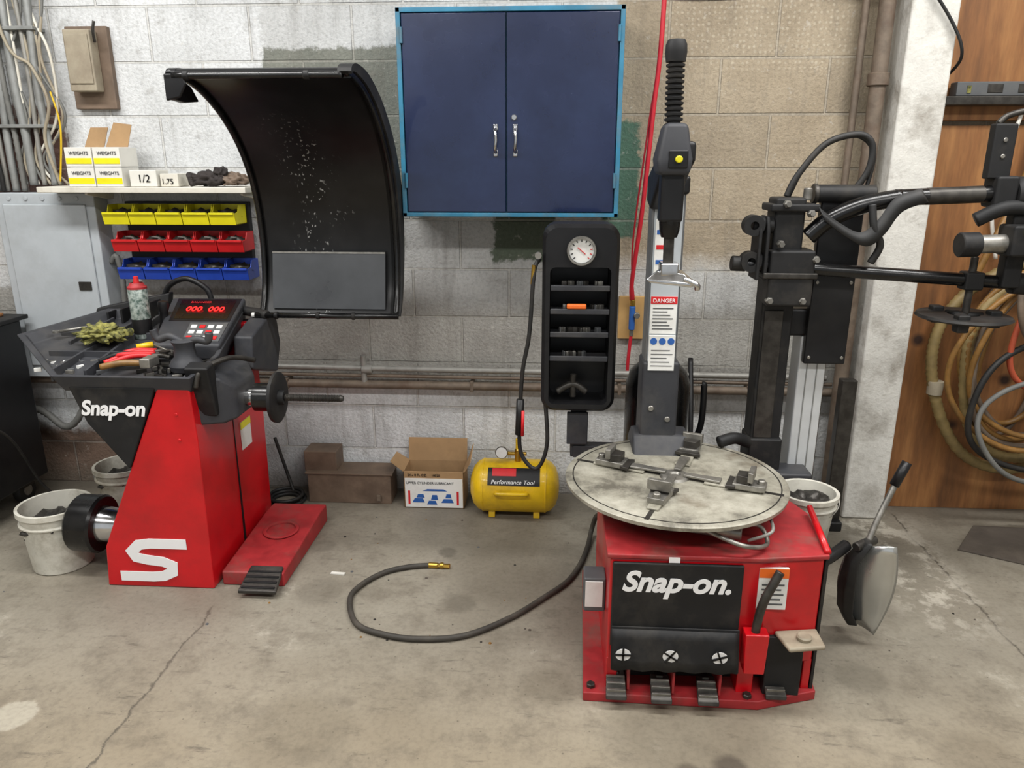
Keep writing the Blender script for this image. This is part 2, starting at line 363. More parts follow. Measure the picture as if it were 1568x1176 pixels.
def text(g,name,s,x,y,z,size,m,shear=0,bold=0,rot=(90,0,0),sx=1):
    cu=bpy.data.curves.new(name,'FONT');cu.body=s;cu.size=size;cu.shear=shear;cu.offset=bold;cu.extrude=.0008
    o=bpy.data.objects.new(name+'_c',cu);COL.objects.link(o)
    bpy.context.view_layer.update()
    me=bpy.data.meshes.new_from_object(o.evaluated_get(bpy.context.evaluated_depsgraph_get()))
    bpy.data.objects.remove(o)
    R=Matrix.Translation((x,y,z))@Euler([math.radians(a) for a in rot]).to_matrix().to_4x4()@Matrix.Diagonal((sx,1,1,1))
    me.transform(R);me.materials.clear();me.materials.append(M[m])
    ob=bpy.data.objects.new(name,me);COL.objects.link(ob);ob.parent=g;return ob
def lump(g,name,c,s,m,amt=.3,seed=0,sub=4,sc=2.5):
    from mathutils import noise as nz
    bm=bmesh.new();bmesh.ops.create_icosphere(bm,subdivisions=sub,radius=1)
    for v in bm.verts:
        k=1+amt*nz.noise(v.co*sc+Vector((seed*7.1,seed,0)))+amt*.5*nz.noise(v.co*sc*3+Vector((seed,0,9)))
        v.co=Vector((v.co.x*s[0]*k,v.co.y*s[1]*k,max(v.co.z,-.5)*s[2]*k))+Vector(c)
    return mk(g,name,bm,m,smooth=True)
# ================================================================ ROOM
def shell(name,x0,x1,y0,y1,z0,z1,m):
    return box(None,name,x0,x1,y0,y1,z0,z1,m,bevel=0)
shell('floor',-4.2,3.6,-7,.2,-.1,0,'floor')
shell('wall_back',-4.2,3.6,0,.2,0,3.4,'wall')
shell('wall_left',-4.4,-4.2,-7,.2,0,3.4,'wall')
shell('wall_right',3.6,3.8,-7,.2,0,3.4,'wall')
shell('ceiling',-4.2,3.6,-7,.2,3.4,3.5,'ceil')
g=G('support_post')
box(g,'shaft',1.35,1.535,-.19,0,0,3.4,'postw',.010)
g=G('plywood_panel');box(g,'sheet',1.545,3.3,-.045,0,0,1.75,'ply',.002);box(g,'upper_sheet',1.545,3.3,-.045,0,1.77,3.39,'ply',.002)
g=G('steam_pipes')
cyl(g,'upper_pipe',(-1.6,-.055,.66),(1.25,-.055,.645),.014,'greypipe')
cyl(g,'lower_pipe',(-2.9,-.055,.575),(1.33,-.055,.575),.02,'rustpipe')
cyl(g,'lower_pipe_thin',(-1.6,-.05,.62),(1.28,-.05,.612),.009,'rustpipe')
for x in (-.91,.5,1.15): cyl(g,'coupling',(x-.02,-.055,.652),(x+.03,-.055,.652),.022,'greypipe')
cyl(g,'riser',(-.92,-.055,.56),(-.92,-.055,.72),.014,'greypipe')
for x in (-1.3,-.4,.3,.9): box(g,'strap',x-.008,x+.008,-.075,0,.55,.60,'rustpipe',.002)
g=G('vertical_pipe')
cyl(g,'main_pipe',(1.300,-.11,.0),(1.280,-.11,3.4),.032,'rustpipe')
cyl(g,'side_pipe',(1.225,-.06,.0),(1.22,-.06,3.4),.015,'rustpipe')
cyl(g,'flange',(1.288,-.11,1.9),(1.288,-.11,1.95),.042,'rustpipe')
g=G('steel_prop')
box(g,'channel',1.235,1.30,-.29,-.24,.0,.70,'dsteel',.004);box(g,'foot',1.22,1.30,-.33,-.23,0,.045,'black',.006)
# ================================================================ BLUE CABINET
g=G('storage_cabinet')
x0,x1,z0,z1=-.65,.243,1.385,2.18;yf=-.29
box(g,'carcass',x0,x1,yf+.012,0,z0,z1,'teal',.003)
for n,a in {'frame_left':(x0,x0+.018,z0,z1),'frame_right':(x1-.018,x1,z0,z1),'frame_top':(x0,x1,z1-.018,z1),'frame_bottom':(x0,x1,z0,z0+.016)}.items():
    box(g,n,a[0],a[1],yf-.008,yf+.012,a[2],a[3],'teal',.002)
xm=-.217
box(g,'door_left',x0+.021,xm-.002,yf-.006,yf+.012,z0+.019,z1-.021,'navy',.004)
box(g,'door_right',xm+.002,x1-.021,yf-.006,yf+.012,z0+.019,z1-.021,'navy',.004)
for x in (-.26,-.18):
    tube(g,'handle',[(x,yf-.008,1.735),(x,yf-.03,1.72),(x+.003,yf-.035,1.69),(x,yf-.03,1.655),(x,yf-.008,1.64)],.007,'chrome')
    box(g,'handle_plate_top',x-.009,x+.009,yf-.012,yf-.006,1.725,1.75,'chrome',.003);box(g,'handle_plate_low',x-.009,x+.009,yf-.012,yf-.006,1.625,1.65,'chrome',.003)
cyl(g,'lock',(-.185,yf-.004,1.775),(-.185,yf-.014,1.775),.011,'chrome')
for x in (x0+.02,x1-.02):
    for z in (1.5,2.05): cyl(g,'hinge',(x,yf-.01,z),(x,yf-.01,z+.06),.006,'teal')
# ================================================================ LEFT WALL ITEMS
g=G('electrical_panel')
box(g,'enclosure',-2.57,-2.10,-.11,0,.60,1.47,'panel',.006)
box(g,'door',-2.53,-2.14,-.122,-.11,.66,1.42,'panel',.006)
box(g,'latch',-2.225,-2.165,-.128,-.12,1.03,1.07,'dsteel',.003)
for i in range(5): cyl(g,'knockout',(-2.50+i*.08,-.111,1.445),(-2.50+i*.08,-.114,1.445),.01,'panel')
g=G('electrical_conduits')
xs=[-2.66,-2.61,-2.57,-2.53,-2.49,-2.45,-2.40,-2.35,-2.30]
for i,x in enumerate(xs):
    z=1.475 if i<6 else 1.502
    tube(g,'conduit_%d'%i,[(x,-.06,3.3),(x+.01*math.sin(i),-.06,2.4),(x+.014*math.sin(i*2),-.065,1.95),(x,-.06,1.7),(x,-.06,z)],[.016,.013,.018,.010][i%4],['conduit','cable','rubber','greypipe'][i%4] if i<2 else ['conduit','cable','conduit','greypipe'][i%4],rib=.012 if i in (0,5) else 0)
for i in range(8):
    x=-2.42+i*.028
    tube(g,'wire_%d'%i,[(x-.05,-.05,3.3),(x+.03*math.sin(i*2.3),-.05,2.35),(x+.07*math.sin(i*1.7),-.065,2.05),(x+.05*math.cos(i*1.1),-.055,1.8),(x-.03-.01*i,-.05,1.62),(x-.02,-.05,1.505)],.006,('cable','beige','shelf')[i%3])
for i in range(4):
    tube(g,'black_cable_%d'%i,[(-2.72+.02*i,-.10,3.3),(-2.70+.03*i,-.12,2.2),(-2.60+.02*i,-.14,2.0-.05*i),(-2.55-.02*i,-.12,1.8),(-2.62+.03*i,-.10,1.6),(-2.62+.03*i,-.09,1.475)],.010,'rubber')
tube(g,'tan_wire',[(-2.5,-.07,3.3),(-2.42,-.09,2.2),(-2.30,-.09,2.0),(-2.25,-.09,1.85),(-2.3,-.08,1.7),(-2.27,-.07,1.505)],.007,'beige')
for z in (2.15,1.75): box(g,'strap',-2.68,-2.27,-.085,0,z,z+.015,'conduit',.002)
tube(g,'yellow_wire',[(-2.27,-.07,1.51),(-2.22,-.08,1.75),(-2.24,-.08,1.9)],.004,'yellow')
tube(g,'corrugated_sleeve',[(-2.10,-.05,1.15),(-2.07,-.05,1.18),(-2.055,-.05,1.10),(-2.06,-.05,.95),(-2.06,-.05,.6)],.014,'cable',rib=.008)
tube(g,'lower_conduit',[(-2.9,-.06,.42),(-2.6,-.06,.42),(-2.45,-.07,.33),(-2.35,-.07,.42),(-2.3,-.06,.598)],.018,'cable',rib=.01)
g=G('disconnect_switch')
box(g,'backboard',-2.165,-1.975,-.03,0,1.83,2.17,'brown',.004)
box(g,'enclosure',-2.14,-2.02,-.09,-.03,1.90,2.15,'beige',.006)
box(g,'cover',-2.132,-2.028,-.096,-.09,1.93,2.13,'beige',.003)
tube(g,'lever',[(-2.01,-.07,2.10),(-2.0,-.09,2.14),(-1.99,-.09,2.18)],.006,'dsteel')
g=G('shelf')
box(g,'board',-2.27,-1.34,-.24,0,1.475,1.50,'shelf',.003)
for x in (-2.08,-1.38):
    prism(g,'bracket',[(0,1.475),(-.2,1.475),(-.2,1.465),(-.03,1.44),(0,1.44)],'x',x,x+.012,'shelf',.001)
g=G('carton_stack')
for r in range(2):
    for c in range(2):
        xx=-2.13+c*.125;zz=1.501+r*.083
        box(g,'carton_%d%d'%(r,c),xx,xx+.12,-.22,-.08,zz,zz+.08,'white',.002)
        box(g,'stripe_%d%d'%(r,c),xx+.003,xx+.117,-.2215,-.2195,zz+.012,zz+.036,'binY',0)
        text(g,'print_%d%d'%(r,c),'WEIGHTS',xx+.02,-.222,zz+.05,.02,'mgrey')
prism(g,'flap_a',[(-2.11,1.667),(-2.02,1.667),(-1.99,1.75),(-2.07,1.75)],'y',-.1,-.097,'cardb',0)
prism(g,'flap_b',[(-2.0,1.667),(-1.9,1.667),(-1.87,1.76),(-1.95,1.77)],'y',-.12,-.117,'cardb',0)
g=G('marked_card_box')
box(g,'carton_a',-1.86,-1.74,-.21,-.1,1.501,1.57,'white',.003);text(g,'mark_a','1/2',-1.825,-.212,1.52,.045,'black')
box(g,'carton_b',-1.73,-1.65,-.2,-.1,1.501,1.555,'shelf',.003);text(g,'mark_b','1.75',-1.725,-.202,1.512,.032,'black')
g=G('work_gloves')
lump(g,'glove_a',(-1.53,-.14,1.527),(.065,.05,.04),'gdark',.5,1);lump(g,'glove_b',(-1.43,-.13,1.525),(.065,.05,.032),'brown',.5,2);lump(g,'cuff',(-1.48,-.15,1.555),(.03,.03,.03),'gdark',.4,3)
for i in range(4): tube(g,'finger_%d'%i,[(-1.56-.01*i,-.16,1.52+.008*i),(-1.585-.008*i,-.18,1.515+.012*i),(-1.595,-.2,1.512+.008*i)],.011,'gdark')
# bins
g=G('parts_bin_rack')
box(g,'backplate',-2.0,-1.42,-.04,0,1.08,1.43,'black',.004)
def binn(k,x0,x1,z0,m):
    h=.085;d=.12;y0=-.16;t=.004
    box(g,'bin_bottom_'+k,x0,x1,y0,y0+d,z0,z0+t,m,.001)
    box(g,'bin_back_'+k,x0,x1,y0+d-t,y0+d,z0,z0+h,m,.001)
    for xx in (x0,x1-t):
        prism(g,'bin_side_'+k,[(y0,z0),(y0+d,z0),(y0+d,z0+h),(y0+.045,z0+h),(y0+.03,z0+.055),(y0-.012,z0+.05)],'x',xx,xx+t,m,.001)
    prism(g,'bin_front_'+k,[(y0,z0),(y0+t,z0),(y0-.008,z0+.05),(y0-.014,z0+.052)],'x',x0,x1,m,.001)
    prism(g,'bin_lip_'+k,[(y0-.018,z0+.045),(y0-.006,z0+.045),(y0-.006,z0+.055),(y0-.018,z0+.055)],'x',x0+.004,x1-.004,m,.001)
    lump(g,'bin_contents_'+k,((x0+x1)/2,y0+.06,z0+.04),(.05,.045,.025),'dsteel',.6,int(z0*100)+len(k),3,5)
for r,(z,m,xo) in enumerate(((1.335,'binY',-2.035),(1.215,'binR',-2.01),(1.09,'binB',-2.0))):
    for c in range(5): binn('%d%d'%(r,c),xo+c*.122,xo+c*.122+.118,z,m)
# tool cart
g=G('tool_cart')
box(g,'body',-3.2,-2.50,-.66,-.18,.13,.90,'black',.01)
box(g,'top_tray',-3.22,-2.48,-.68,-.15,.90,.92,'blackm',.004)
box(g,'top_tray_insert',-3.15,-2.56,-.62,-.2,.92,.935,'ply',.004)
for i in range(5):
    box(g,'drawer_%d'%i,-3.17,-2.53,-.675,-.66,.16+i*.145,.29+i*.145,'blackg',.005);box(g,'pull_%d'%i,-3.0,-2.65,-.69,-.675,.27+i*.145,.28+i*.145,'dsteel',.002)
for x in (-3.1,-2.60):
    for y in (-.59,-.24):
        box(g,'caster_fork',x-.03,x+.03,y-.04,y+.04,.08,.13,'dsteel',.004)
        lathe(g,'caster_wheel',(x-.02,y,.06),(1,0,0),[(0,0),(0,.03),(0,.055),(.006,.06),(.034,.06),(.04,.055),(.04,.03),(.04,0)],'rubber')
        cyl(g,'caster_hub',(x-.024,y,.06),(x+.024,y,.06),.028,'steel')
tube(g,'cord',[(-2.75,-.70,.6),(-2.6,-.71,.45),(-2.50,-.70,.56),(-2.43,-.5,.45),(-2.42,-.35,.15),(-2.33,-.3,.012),(-2.2,-.32,.012)],.006,'rubber')
# ================================================================ WHEEL BALANCER
g=G('wheel_balancer')
yF=-.96
prism(g,'body',[(-1.75,0),(-1.32,0),(-1.312,.62),(-1.32,.82),(-1.44,.82),(-1.735,.17)],'y',yF,-.34,'red',.006)
prism(g,'body_seam',[(-1.325,.02),(-1.3105,.02),(-1.3105,.6),(-1.318,.8),(-1.325,.8)],'y',-.66,-.655,'black',0)
prism(g,'upper_shroud',[(-1.77,.82),(-1.445,.82),(-1.585,.50),(-1.72,.68)],'y',yF-.006,-.5,'blackm',.006)
text(g,'lettering','Snap-on',-1.735,yF-.008,.715,.078,'tape',shear=.25,bold=.0025,sx=.95)
S=[(1.04,.88),(.50,.88),(.33,.84),(.22,.68),(.27,.55),(.42,.50),(.66,.46),(.79,.38),(.78,.22),(.64,.12),(.48,.10),(0,.10)]
ribbon(g,'s_emblem',[(-1.69+.27*u,.028+.185*v) for u,v in S],.042,yF-.001,'tape')
for z in (.72,.62): cyl(g,'bolt',(-1.38,yF,z),(-1.38,yF-.004,z),.006,'red')
box(g,'rear_riser',-1.42,-1.318,-.42,-.33,.8,.95,'red',.01)
A=[(-1.82,-.98,.865),(-1.30,-.98,.865),(-1.27,-.80,.905),(-1.34,-.36,1.0),(-1.93,-.40,1.0),(-2.12,-.72,.955)]
B=[(-1.79,-.955,.80),(-1.32,-.955,.80),(-1.30,-.80,.81),(-1.38,-.40,.86),(-1.85,-.43,.86),(-1.96,-.70,.84)]
c0=Vector((-1.6,-.68,.93))
Ai=[tuple(Vector(p)+(Vector((c0.x,c0.y,p[2]))-Vector(p))*.07) for p in A]
Af=[(p[0]+(c0.x-p[0])*.05,p[1]+(c0.y-p[1])*.05,p[2]-.04) for p in Ai]
loft(g,'tray',[B,A,Ai,Af],'dgrey',bevel=.006)
def onT(x,y): return .865+(y+.98)*.235
for k,(p,q) in enumerate([((-2.0,-.62),(-1.62,-.62)),((-1.95,-.78),(-1.66,-.78)),((-1.85,-.93),(-1.75,-.5)),((-1.72,-.93),(-1.68,-.45)),((-1.92,-.7),(-1.86,-.48))]):
    bm=bmesh.new();d=(Vector(q)-Vector(p)).normalized();n=Vector((-d.y,d.x))*.006
    vs=[]
    for (x,y) in (p,q):
        for s in (-1,1):
            for h in (-.05,-.004): vs.append(bm.verts.new((x+n.x*s,y+n.y*s,onT(x,y)+h)))
    for f in ((0,1,3,2),(4,6,7,5),(1,5,7,3),(0,2,6,4),(0,4,5,1),(2,3,7,6)): bm.faces.new([vs[i] for i in f])
    mk(g,'tray_divider_%d'%k,bm,'dgrey',bevel=.002)
for i in range(46):
    x=random.uniform(-1.97,-1.70);y=random.uniform(-.9,-.58)
    box(g,'wheel_weight_%d'%i,x,x+random.uniform(.02,.04),y,y+.012,onT(x,y)-.04,onT(x,y)-.026,('steel','label','mgrey')[i%3],.001,rot=(0,0,random.uniform(0,180)))
for i in range(24):
    x=random.uniform(-1.56,-1.34);y=random.uniform(-.94,-.8)
    box(g,'loose_weight_%d'%i,x,x+.035,y,y+.01,onT(x,y)-.038,onT(x,y)-.022,('steel','dsteel')[i%2],.001,rot=(0,0,random.uniform(0,180)))
loft(g,'console',[[(-1.66,-.33,.90),(-1.36,-.33,.90),(-1.30,-.76,.87),(-1.55,-.76,.87)],[(-1.67,-.34,1.04),(-1.345,-.33,1.04),(-1.28,-.76,.935),(-1.55,-.76,.935)]],'dgrey',bevel=.012)
def onC(u,v,h=0):
    a=Vector((-1.55,-.76,.935)).lerp(Vector((-1.28,-.76,.935)),u);b=Vector((-1.67,-.34,1.04)).lerp(Vector((-1.345,-.33,1.04)),u)
    return a.lerp(b,v)+Vector((0,-.22,.97))*h
def cquad(n,u0,u1,v0,v1,m,h=.003):
    loft(g,n,[[onC(u0,v0),onC(u1,v0),onC(u1,v1),onC(u0,v1)],[onC(u0,v0,h),onC(u1,v0,h),onC(u1,v1,h),onC(u0,v1,h)]],m)
cquad('display_bezel',.10,.95,.46,.96,'black',.002)
cquad('display_window',.16,.90,.5,.93,'blackg')
ang=math.degrees(math.atan2(.105,.42))
text(g,'led_digits','000  000',onC(.27,.66).x,onC(.27,.66,.006).y,onC(.27,.66,.006).z,.046,'led',bold=.0005,rot=(ang+8,0,0))
text(g,'display_title','BALANCER',onC(.3,.84).x,onC(.3,.84,.006).y,onC(.3,.84,.006).z,.018,'redp',rot=(ang+8,0,0))
cquad('keypad',.42,.95,.05,.42,'mgrey')
for i in range(4):
    for j in range(3): cquad('key_%d%d'%(i,j),.46+i*.12,.54+i*.12,.08+j*.11,.14+j*.11,'label' if (i+j)%3 else 'redp',.006)
prism(g,'side_wing',[(-.62,.80),(-.36,.72),(-.30,.84),(-.33,1.0),(-.6,.93)],'x',-1.30,-1.22,'dgrey',.01)
loft(g,'cone_holder',[[(-2.0,-.42,.93),(-1.70,-.36,.93),(-1.70,-.30,.93),(-2.0,-.34,.93)],[(-1.98,-.40,1.0),(-1.68,-.34,1.06),(-1.68,-.30,1.06),(-1.98,-.34,1.0)]],'blackm',bevel=.006)
for i in range(5): box(g,'holder_rib_%d'%i,-1.95+i*.06,-1.94+i*.06,-.48,-.38,.93,.985+i*.014,'blackm',.003)
tube(g,'caliper_arc',[(-1.72,-.33,1.02),(-1.68,-.33,1.09),(-1.60,-.33,1.12),(-1.52,-.33,1.08),(-1.50,-.33,1.03)],.012,'black')
loft(g,'spindle_housing',[[(-1.36,-.93,.66),(-1.36,-.6,.66),(-1.36,-.6,.86),(-1.36,-.93,.86)],[(-1.24,-.89,.66),(-1.24,-.62,.66),(-1.24,-.62,.84),(-1.24,-.89,.84)],[(-1.20,-.84,.67),(-1.20,-.66,.67),(-1.20,-.66,.79),(-1.20,-.84,.79)]],'dgrey',bevel=.012)
box(g,'arm_bracket',-1.34,-1.25,-.93,-.87,.70,.90,'blackm',.008,rot=(12,0,0))
tube(g,'distance_arm',[(-1.30,-.95,.82),(-1.28,-.93,.88),(-1.22,-.82,.90),(-1.18,-.7,.86)],.010,'dsteel')
sp=(-1.20,-.75,.725)
lathe(g,'spindle_sleeve',sp,(1,0,0),[(0,0),(0,.034),(.03,.034),(.03,.0)],'chrome')
lathe(g,'spindle_cup',sp,(1,0,0),[(.03,0),(.03,.035),(.035,.055),(.10,.055),(.105,.045),(.105,0)],'blackg')
lathe(g,'spindle_flange',sp,(1,0,0),[(.105,.0),(.105,.06),(.112,.098),(.125,.1),(.13,.092),(.128,.03),(.15,.028),(.15,0)],'blackm')
prof=[(.15,0)]
t=.15
while t<.37:
    prof+=[(t,.0115),(t+.003,.0145)];t+=.006
prof+=[(.38,.010),(.38,0)]
lathe(g,'threaded_shaft',sp,(1,0,0),prof,'dsteel',16)
prism(g,'warning_sticker',[(-.60,.44),(-.50,.44),(-.50,.56),(-.60,.56)],'x',-1.3125,-1.310,'label',0)
prism(g,'warning_band',[(-.60,.53),(-.50,.53),(-.50,.56),(-.60,.56)],'x',-1.311,-1.3085,'binY',0)
# hood
pr=[(-.41,.985),(-.36,1.08),(-.335,1.2),(-.335,1.32),(-.355,1.45),(-.41,1.58),(-.50,1.69),(-.62,1.78),(-.76,1.845),(-.88,1.873),(-.95,1.878),(-.975,1.868)]
pp=[(p.x,p.y) for p in spline([(a,b,0) for a,b in pr],4)]
def hoodshell(name,xa,xb,t0,m,up=2.2,base=.2):
    n=len(pp);th=[t0*min(1,base+min(2.2*i/n,up*(n-1-i)/n)) for i in range(n)]
    out=[]
    for i,p in enumerate(pp):
        a=Vector(pp[max(i-1,0)]);b=Vector(pp[min(i+1,n-1)]);t=(b-a).normalized();nn=Vector((t.y,-t.x));out.append((p[0]+nn.x*th[i],p[1]+nn.y*th[i]))
    bm=bmesh.new()
    R=[]
    for x in (xa,xb): R.append(([bm.verts.new((x,y,z)) for y,z in pp],[bm.verts.new((x,y,z)) for y,z in out]))
    for i in range(n-1):
        bm.faces.new((R[0][0][i],R[0][0][i+1],R[1][0][i+1],R[1][0][i]))
        bm.faces.new((R[0][1][i],R[1][1][i],R[1][1][i+1],R[0][1][i+1]))
        for s in (0,1): bm.faces.new((R[s][0][i],R[s][1][i],R[s][1][i+1],R[s][0][i+1]))
    for i in (0,n-1): bm.faces.new((R[0][0][i],R[1][0][i],R[1][1][i],R[0][1][i]))
    o=mk(g,name,bm,m,smooth=True);e=o.modifiers.new('es','EDGE_SPLIT');e.split_angle=math.radians(40);return o
hoodshell('hood_shell',-1.25,-.665,.03,'hood',1.2,.3)
hoodshell('hood_right_cheek',-.70,-.655,.11,'blackm',1.25,.08)
hoodshell('hood_left_cheek',-1.255,-1.225,.045,'black',1.2,.2)
for nme,x in (('hood_rim_left',-1.245),('hood_rim_right',-.675)):
    tube(g,nme,[(x,y-.004,z-.002) for y,z in pp[:-2]],.0125,'blackg',smooth=False)
tube(g,'hood_rim_top',[(-1.235,-.975,1.866),(-.74,-.975,1.866),(-.70,-.96,1.868),(-.677,-.92,1.87)],.011,'blackg')
prism(g,'hood_corner_lip',[(-.985,1.872),(-.955,1.872),(-.85,1.845),(-.80,1.80),(-.90,1.79),(-.975,1.795)],'x',-1.262,-1.235,'black',.006)
prism(g,'hood_front_lip',[(-1.262,1.873),(-1.20,1.873),(-1.19,1.84),(-1.215,1.80),(-1.262,1.79)],'y',-.983,-.972,'black',.006)
for x in (-1.19,-.80): cyl(g,'hood_rim_clip',(x-.01,-.975,1.866),(x+.01,-.975,1.866),.0145,'blackm')
tube(g,'hood_bar_low',[(-1.27,-.43,.985),(-.66,-.43,.985)],.012,'blackg',smooth=False)
cyl(g,'hood_bar_tip',(-1.285,-.43,.985),(-1.268,-.43,.985),.010,'label')
for x in (-1.18,-1.0,-.85): cyl(g,'hood_clip',(x-.008,-.43,.985),(x+.008,-.43,.985),.016,'blackm')
loft(g,'clear_visor',[[(-1.2,-.40,1.01),(-.72,-.40,1.01),(-.72,-.352,1.24),(-1.2,-.352,1.24)],[(-1.2,-.405,1.01),(-.72,-.405,1.01),(-.72,-.357,1.24),(-1.2,-.357,1.24)]],mat('smoked_visor',(72,74,77),.28,var=.3,scale=5))
loft(g,'visor_edge',[[(-1.2,-.354,1.236),(-.72,-.354,1.236),(-.72,-.353,1.243),(-1.2,-.353,1.243)],[(-1.2,-.360,1.236),(-.72,-.360,1.236),(-.72,-.359,1.243),(-1.2,-.359,1.243)]],'steel')
tube(g,'hood_arm',[(-1.40,-.37,.88),(-1.38,-.36,.98),(-1.30,-.39,.99),(-1.22,-.43,.985)],.02,'blackm')
cyl(g,'hood_pivot',(-1.42,-.37,.92),(-1.28,-.37,.92),.035,'blackm')
prism(g,'pedal_platform',[(-.93,.0),(-.36,.0),(-.36,.085),(-.45,.09),(-.93,.06)],'x',-1.30,-1.05,'redworn',.008)
lathe(g,'rubber_ring',(-1.17,-.62,.081),(0,-.05,1),[(0,.07),(.003,.075),(.006,.075),(.008,.07),(.006,.06),(0,.06)],'redworn')
loft(g,'foot_pedal',[[(-1.20,-1.02,.02),(-1.05,-1.02,.02),(-1.06,-.90,.055),(-1.19,-.90,.055)],[(-1.20,-1.02,.035),(-1.05,-1.02,.035),(-1.06,-.90,.075),(-1.19,-.90,.075)]],'dsteel',bevel=.004)
for i in range(4): box(g,'pedal_tread_%d'%i,-1.19,-1.06,-1.01+.025*i,-1.0+.025*i,.036+.008*i,.044+.008*i,'blackm',.001)
lathe(g,'pressure_cup',(-1.93,-.82,.20),(1,0,-.05),[(0,0),(0,.09),(.0,.105),(.01,.115),(.10,.118),(.11,.11),(.11,.06),(.11,0)],'blackg')
lathe(g,'cup_spacer',(-1.82,-.82,.195),(1,0,-.05),[(0,0),(0,.075),(.09,.06),(.12,.03),(.12,0)],'chrome')
# items on tray
g=G('spray_can')
zc=onT(0,-.6)-.034
lathe(g,'can_body',(-1.67,-.6,zc),(0,0,1),[(0,0),(0,.033),(.004,.036),(.20,.036),(.206,.033),(.22,.022),(.223,0)],'canwrap')
lathe(g,'cap_red',(-1.67,-.6,zc+.20),(0,0,1),[(0,.0),(.0,.0365),(.008,.0365),(.012,.030),(.024,.024)],'redworn')
lathe(g,'nozzle',(-1.67,-.6,zc+.218),(0,0,1),[(0,0),(0,.012),(.030,.009),(.032,.0)],'redp')
lathe(g,'label_band',(-1.67,-.6,zc+.02),(0,0,1),[(0,.0365),(.05,.0368),(.06,.0365)],'black')
g=G('cloth_glove');lump(g,'crumple',(-1.78,-.70,.955),(.075,.055,.038),'green',.6,5,5,3)
for i in range(4): tube(g,'finger_%d'%i,[(-1.74+.01*i,-.72+.02*i,.95),(-1.71+.01*i,-.735+.022*i,.965),(-1.685,-.74+.024*i,.95)],.011,'green')
g=G('quick_nut')
cx,cy,cz=-1.37,-.86,onT(0,-.86)-.03
lathe(g,'cone',(cx,cy,cz),(0,0,1),[(0,0),(0,.055),(.02,.06),(.04,.05),(.05,.04),(.09,.036),(.11,.045),(.115,.035),(.115,0)],'dgrey')
tube(g,'wing_left',[(cx,cy,cz+.10),(cx-.05,cy,cz+.125),(cx-.095,cy,cz+.115),(cx-.11,cy,cz+.15)],.014,'dgrey');tube(g,'wing_right',[(cx,cy,cz+.10),(cx+.05,cy,cz+.115),(cx+.09,cy,cz+.11),(cx+.10,cy,cz+.14)],.014,'dgrey')
g=G('control_knob')
lathe(g,'handle',(-1.62,-.52,.94),(.05,0,1),[(0,0),(0,.025),(.03,.018),(.07,.016),(.10,.024),(.115,.02),(.12,0)],'black')
g=G('pliers')
zt=onT(0,-.86)
for i,(a,b,c,m) in enumerate([((-1.66,-.90),(-1.58,-.83),(-1.52,-.80),'binR'),((-1.68,-.86),(-1.60,-.81),(-1.52,-.785),'binR'),((-1.67,-.84),(-1.6,-.87),(-1.5,-.83),'redp'),((-1.64,-.93),(-1.56,-.89),(-1.50,-.86),'binR'),((-1.69,-.88),(-1.62,-.86),(-1.55,-.84),'black')]):
    tube(g,'grip_%d'%i,[(a[0],a[1],zt+.0),(b[0],b[1],zt+.025),(c[0],c[1],zt+.02)],.010,m)
    tube(g,'jaw_%d'%i,[(c[0],c[1],zt+.02),(c[0]+.03,c[1]+.01,zt+.02),(c[0]+.07,c[1]+.0,zt+.015)],.008,'dsteel')
lathe(g,'head',(-1.47,-.82,zt+.01),(0,0,1),[(0,0),(0,.02),(.02,.02),(.02,0)],'dsteel')
g=G('weight_hammer')
tube(g,'handle',[(-1.64,-.955,zt-.0),(-1.57,-.94,zt+.012),(-1.49,-.92,zt+.008)],.012,'tanhose')
box(g,'head',-1.50,-1.46,-.95,-.88,zt-.005,zt+.03,'steel',.005)
g=G('screwdriver')
tube(g,'handle',[(-1.60,-.78,.925),(-1.55,-.75,.93)],.012,'yellow',smooth=False);tube(g,'shaft',[(-1.55,-.75,.93),(-1.45,-.80,.91)],.004,'steel',smooth=False)
g=G('open_end_wrench')
tube(g,'shank',[(-1.98,-.66,.955),(-1.88,-.60,.965)],.006,'steel',smooth=False);lathe(g,'ring',(-1.99,-.665,.951),(0,0,1),[(0,.007),(0,.014),(.008,.014),(.008,.007),(0,.007)],'steel');box(g,'jaw',-1.885,-1.86,-.61,-.585,.960,.970,'steel',.003,rot=(0,0,30))
# buckets
def bucket(name,x,y,z,r0,r1,h,m='bucket',fill='dsteel'):
    g=G(name)
    lathe(g,'pail',(x,y,z),(0,0,1),[(0,0),(0,r0-.005),(.005,r0),(h*.75,r0+(r1-r0)*.75),(h*.76,r1+.004),(h*.78,r1+.004),(h*.8,r0+(r1-r0)*.8),(h*.9,r0+(r1-r0)*.9),(h*.92,r1+.008),(h,r1+.008),(h,r1-.004),(h*.55,r0+(r1-r0)*.5-.006),(h*.55,0)],m,40)
    lump(g,'contents',(x,y,z+h*.66),(r0*.92,r0*.92,.05),fill,.6,3)
    P=[(x+(r1+.012)*math.cos(a),y+(r1+.012)*math.sin(a)*.9-.02*math.sin(a),z+h*.9-.06*math.sin(a-math.pi)) for a in [math.pi+math.pi*i/10 for i in range(11)]]
    tube(g,'wire_handle',P,.0025,'steel');return g
bucket('plastic_bucket',-2.035,-.80,0,.112,.130,.27)
bucket('plastic_bucket',-2.02,-.33,0,.10,.12,.25)
g=G('cable_coil')
for k in range(4):
    r=.07+.010*k
    tube(g,'loop_%d'%k,[(-1.315+r*math.cos(a)*.9,-.17+r*math.sin(a)*.9,.012+.012*(k%3)) for a in [2*math.pi*i/16 for i in range(17)]],.008,'rubber')
tube(g,'tail',[(-1.30,-.10,.02),(-1.33,-.08,.1),(-1.38,-.08,.3)],.008,'rubber')
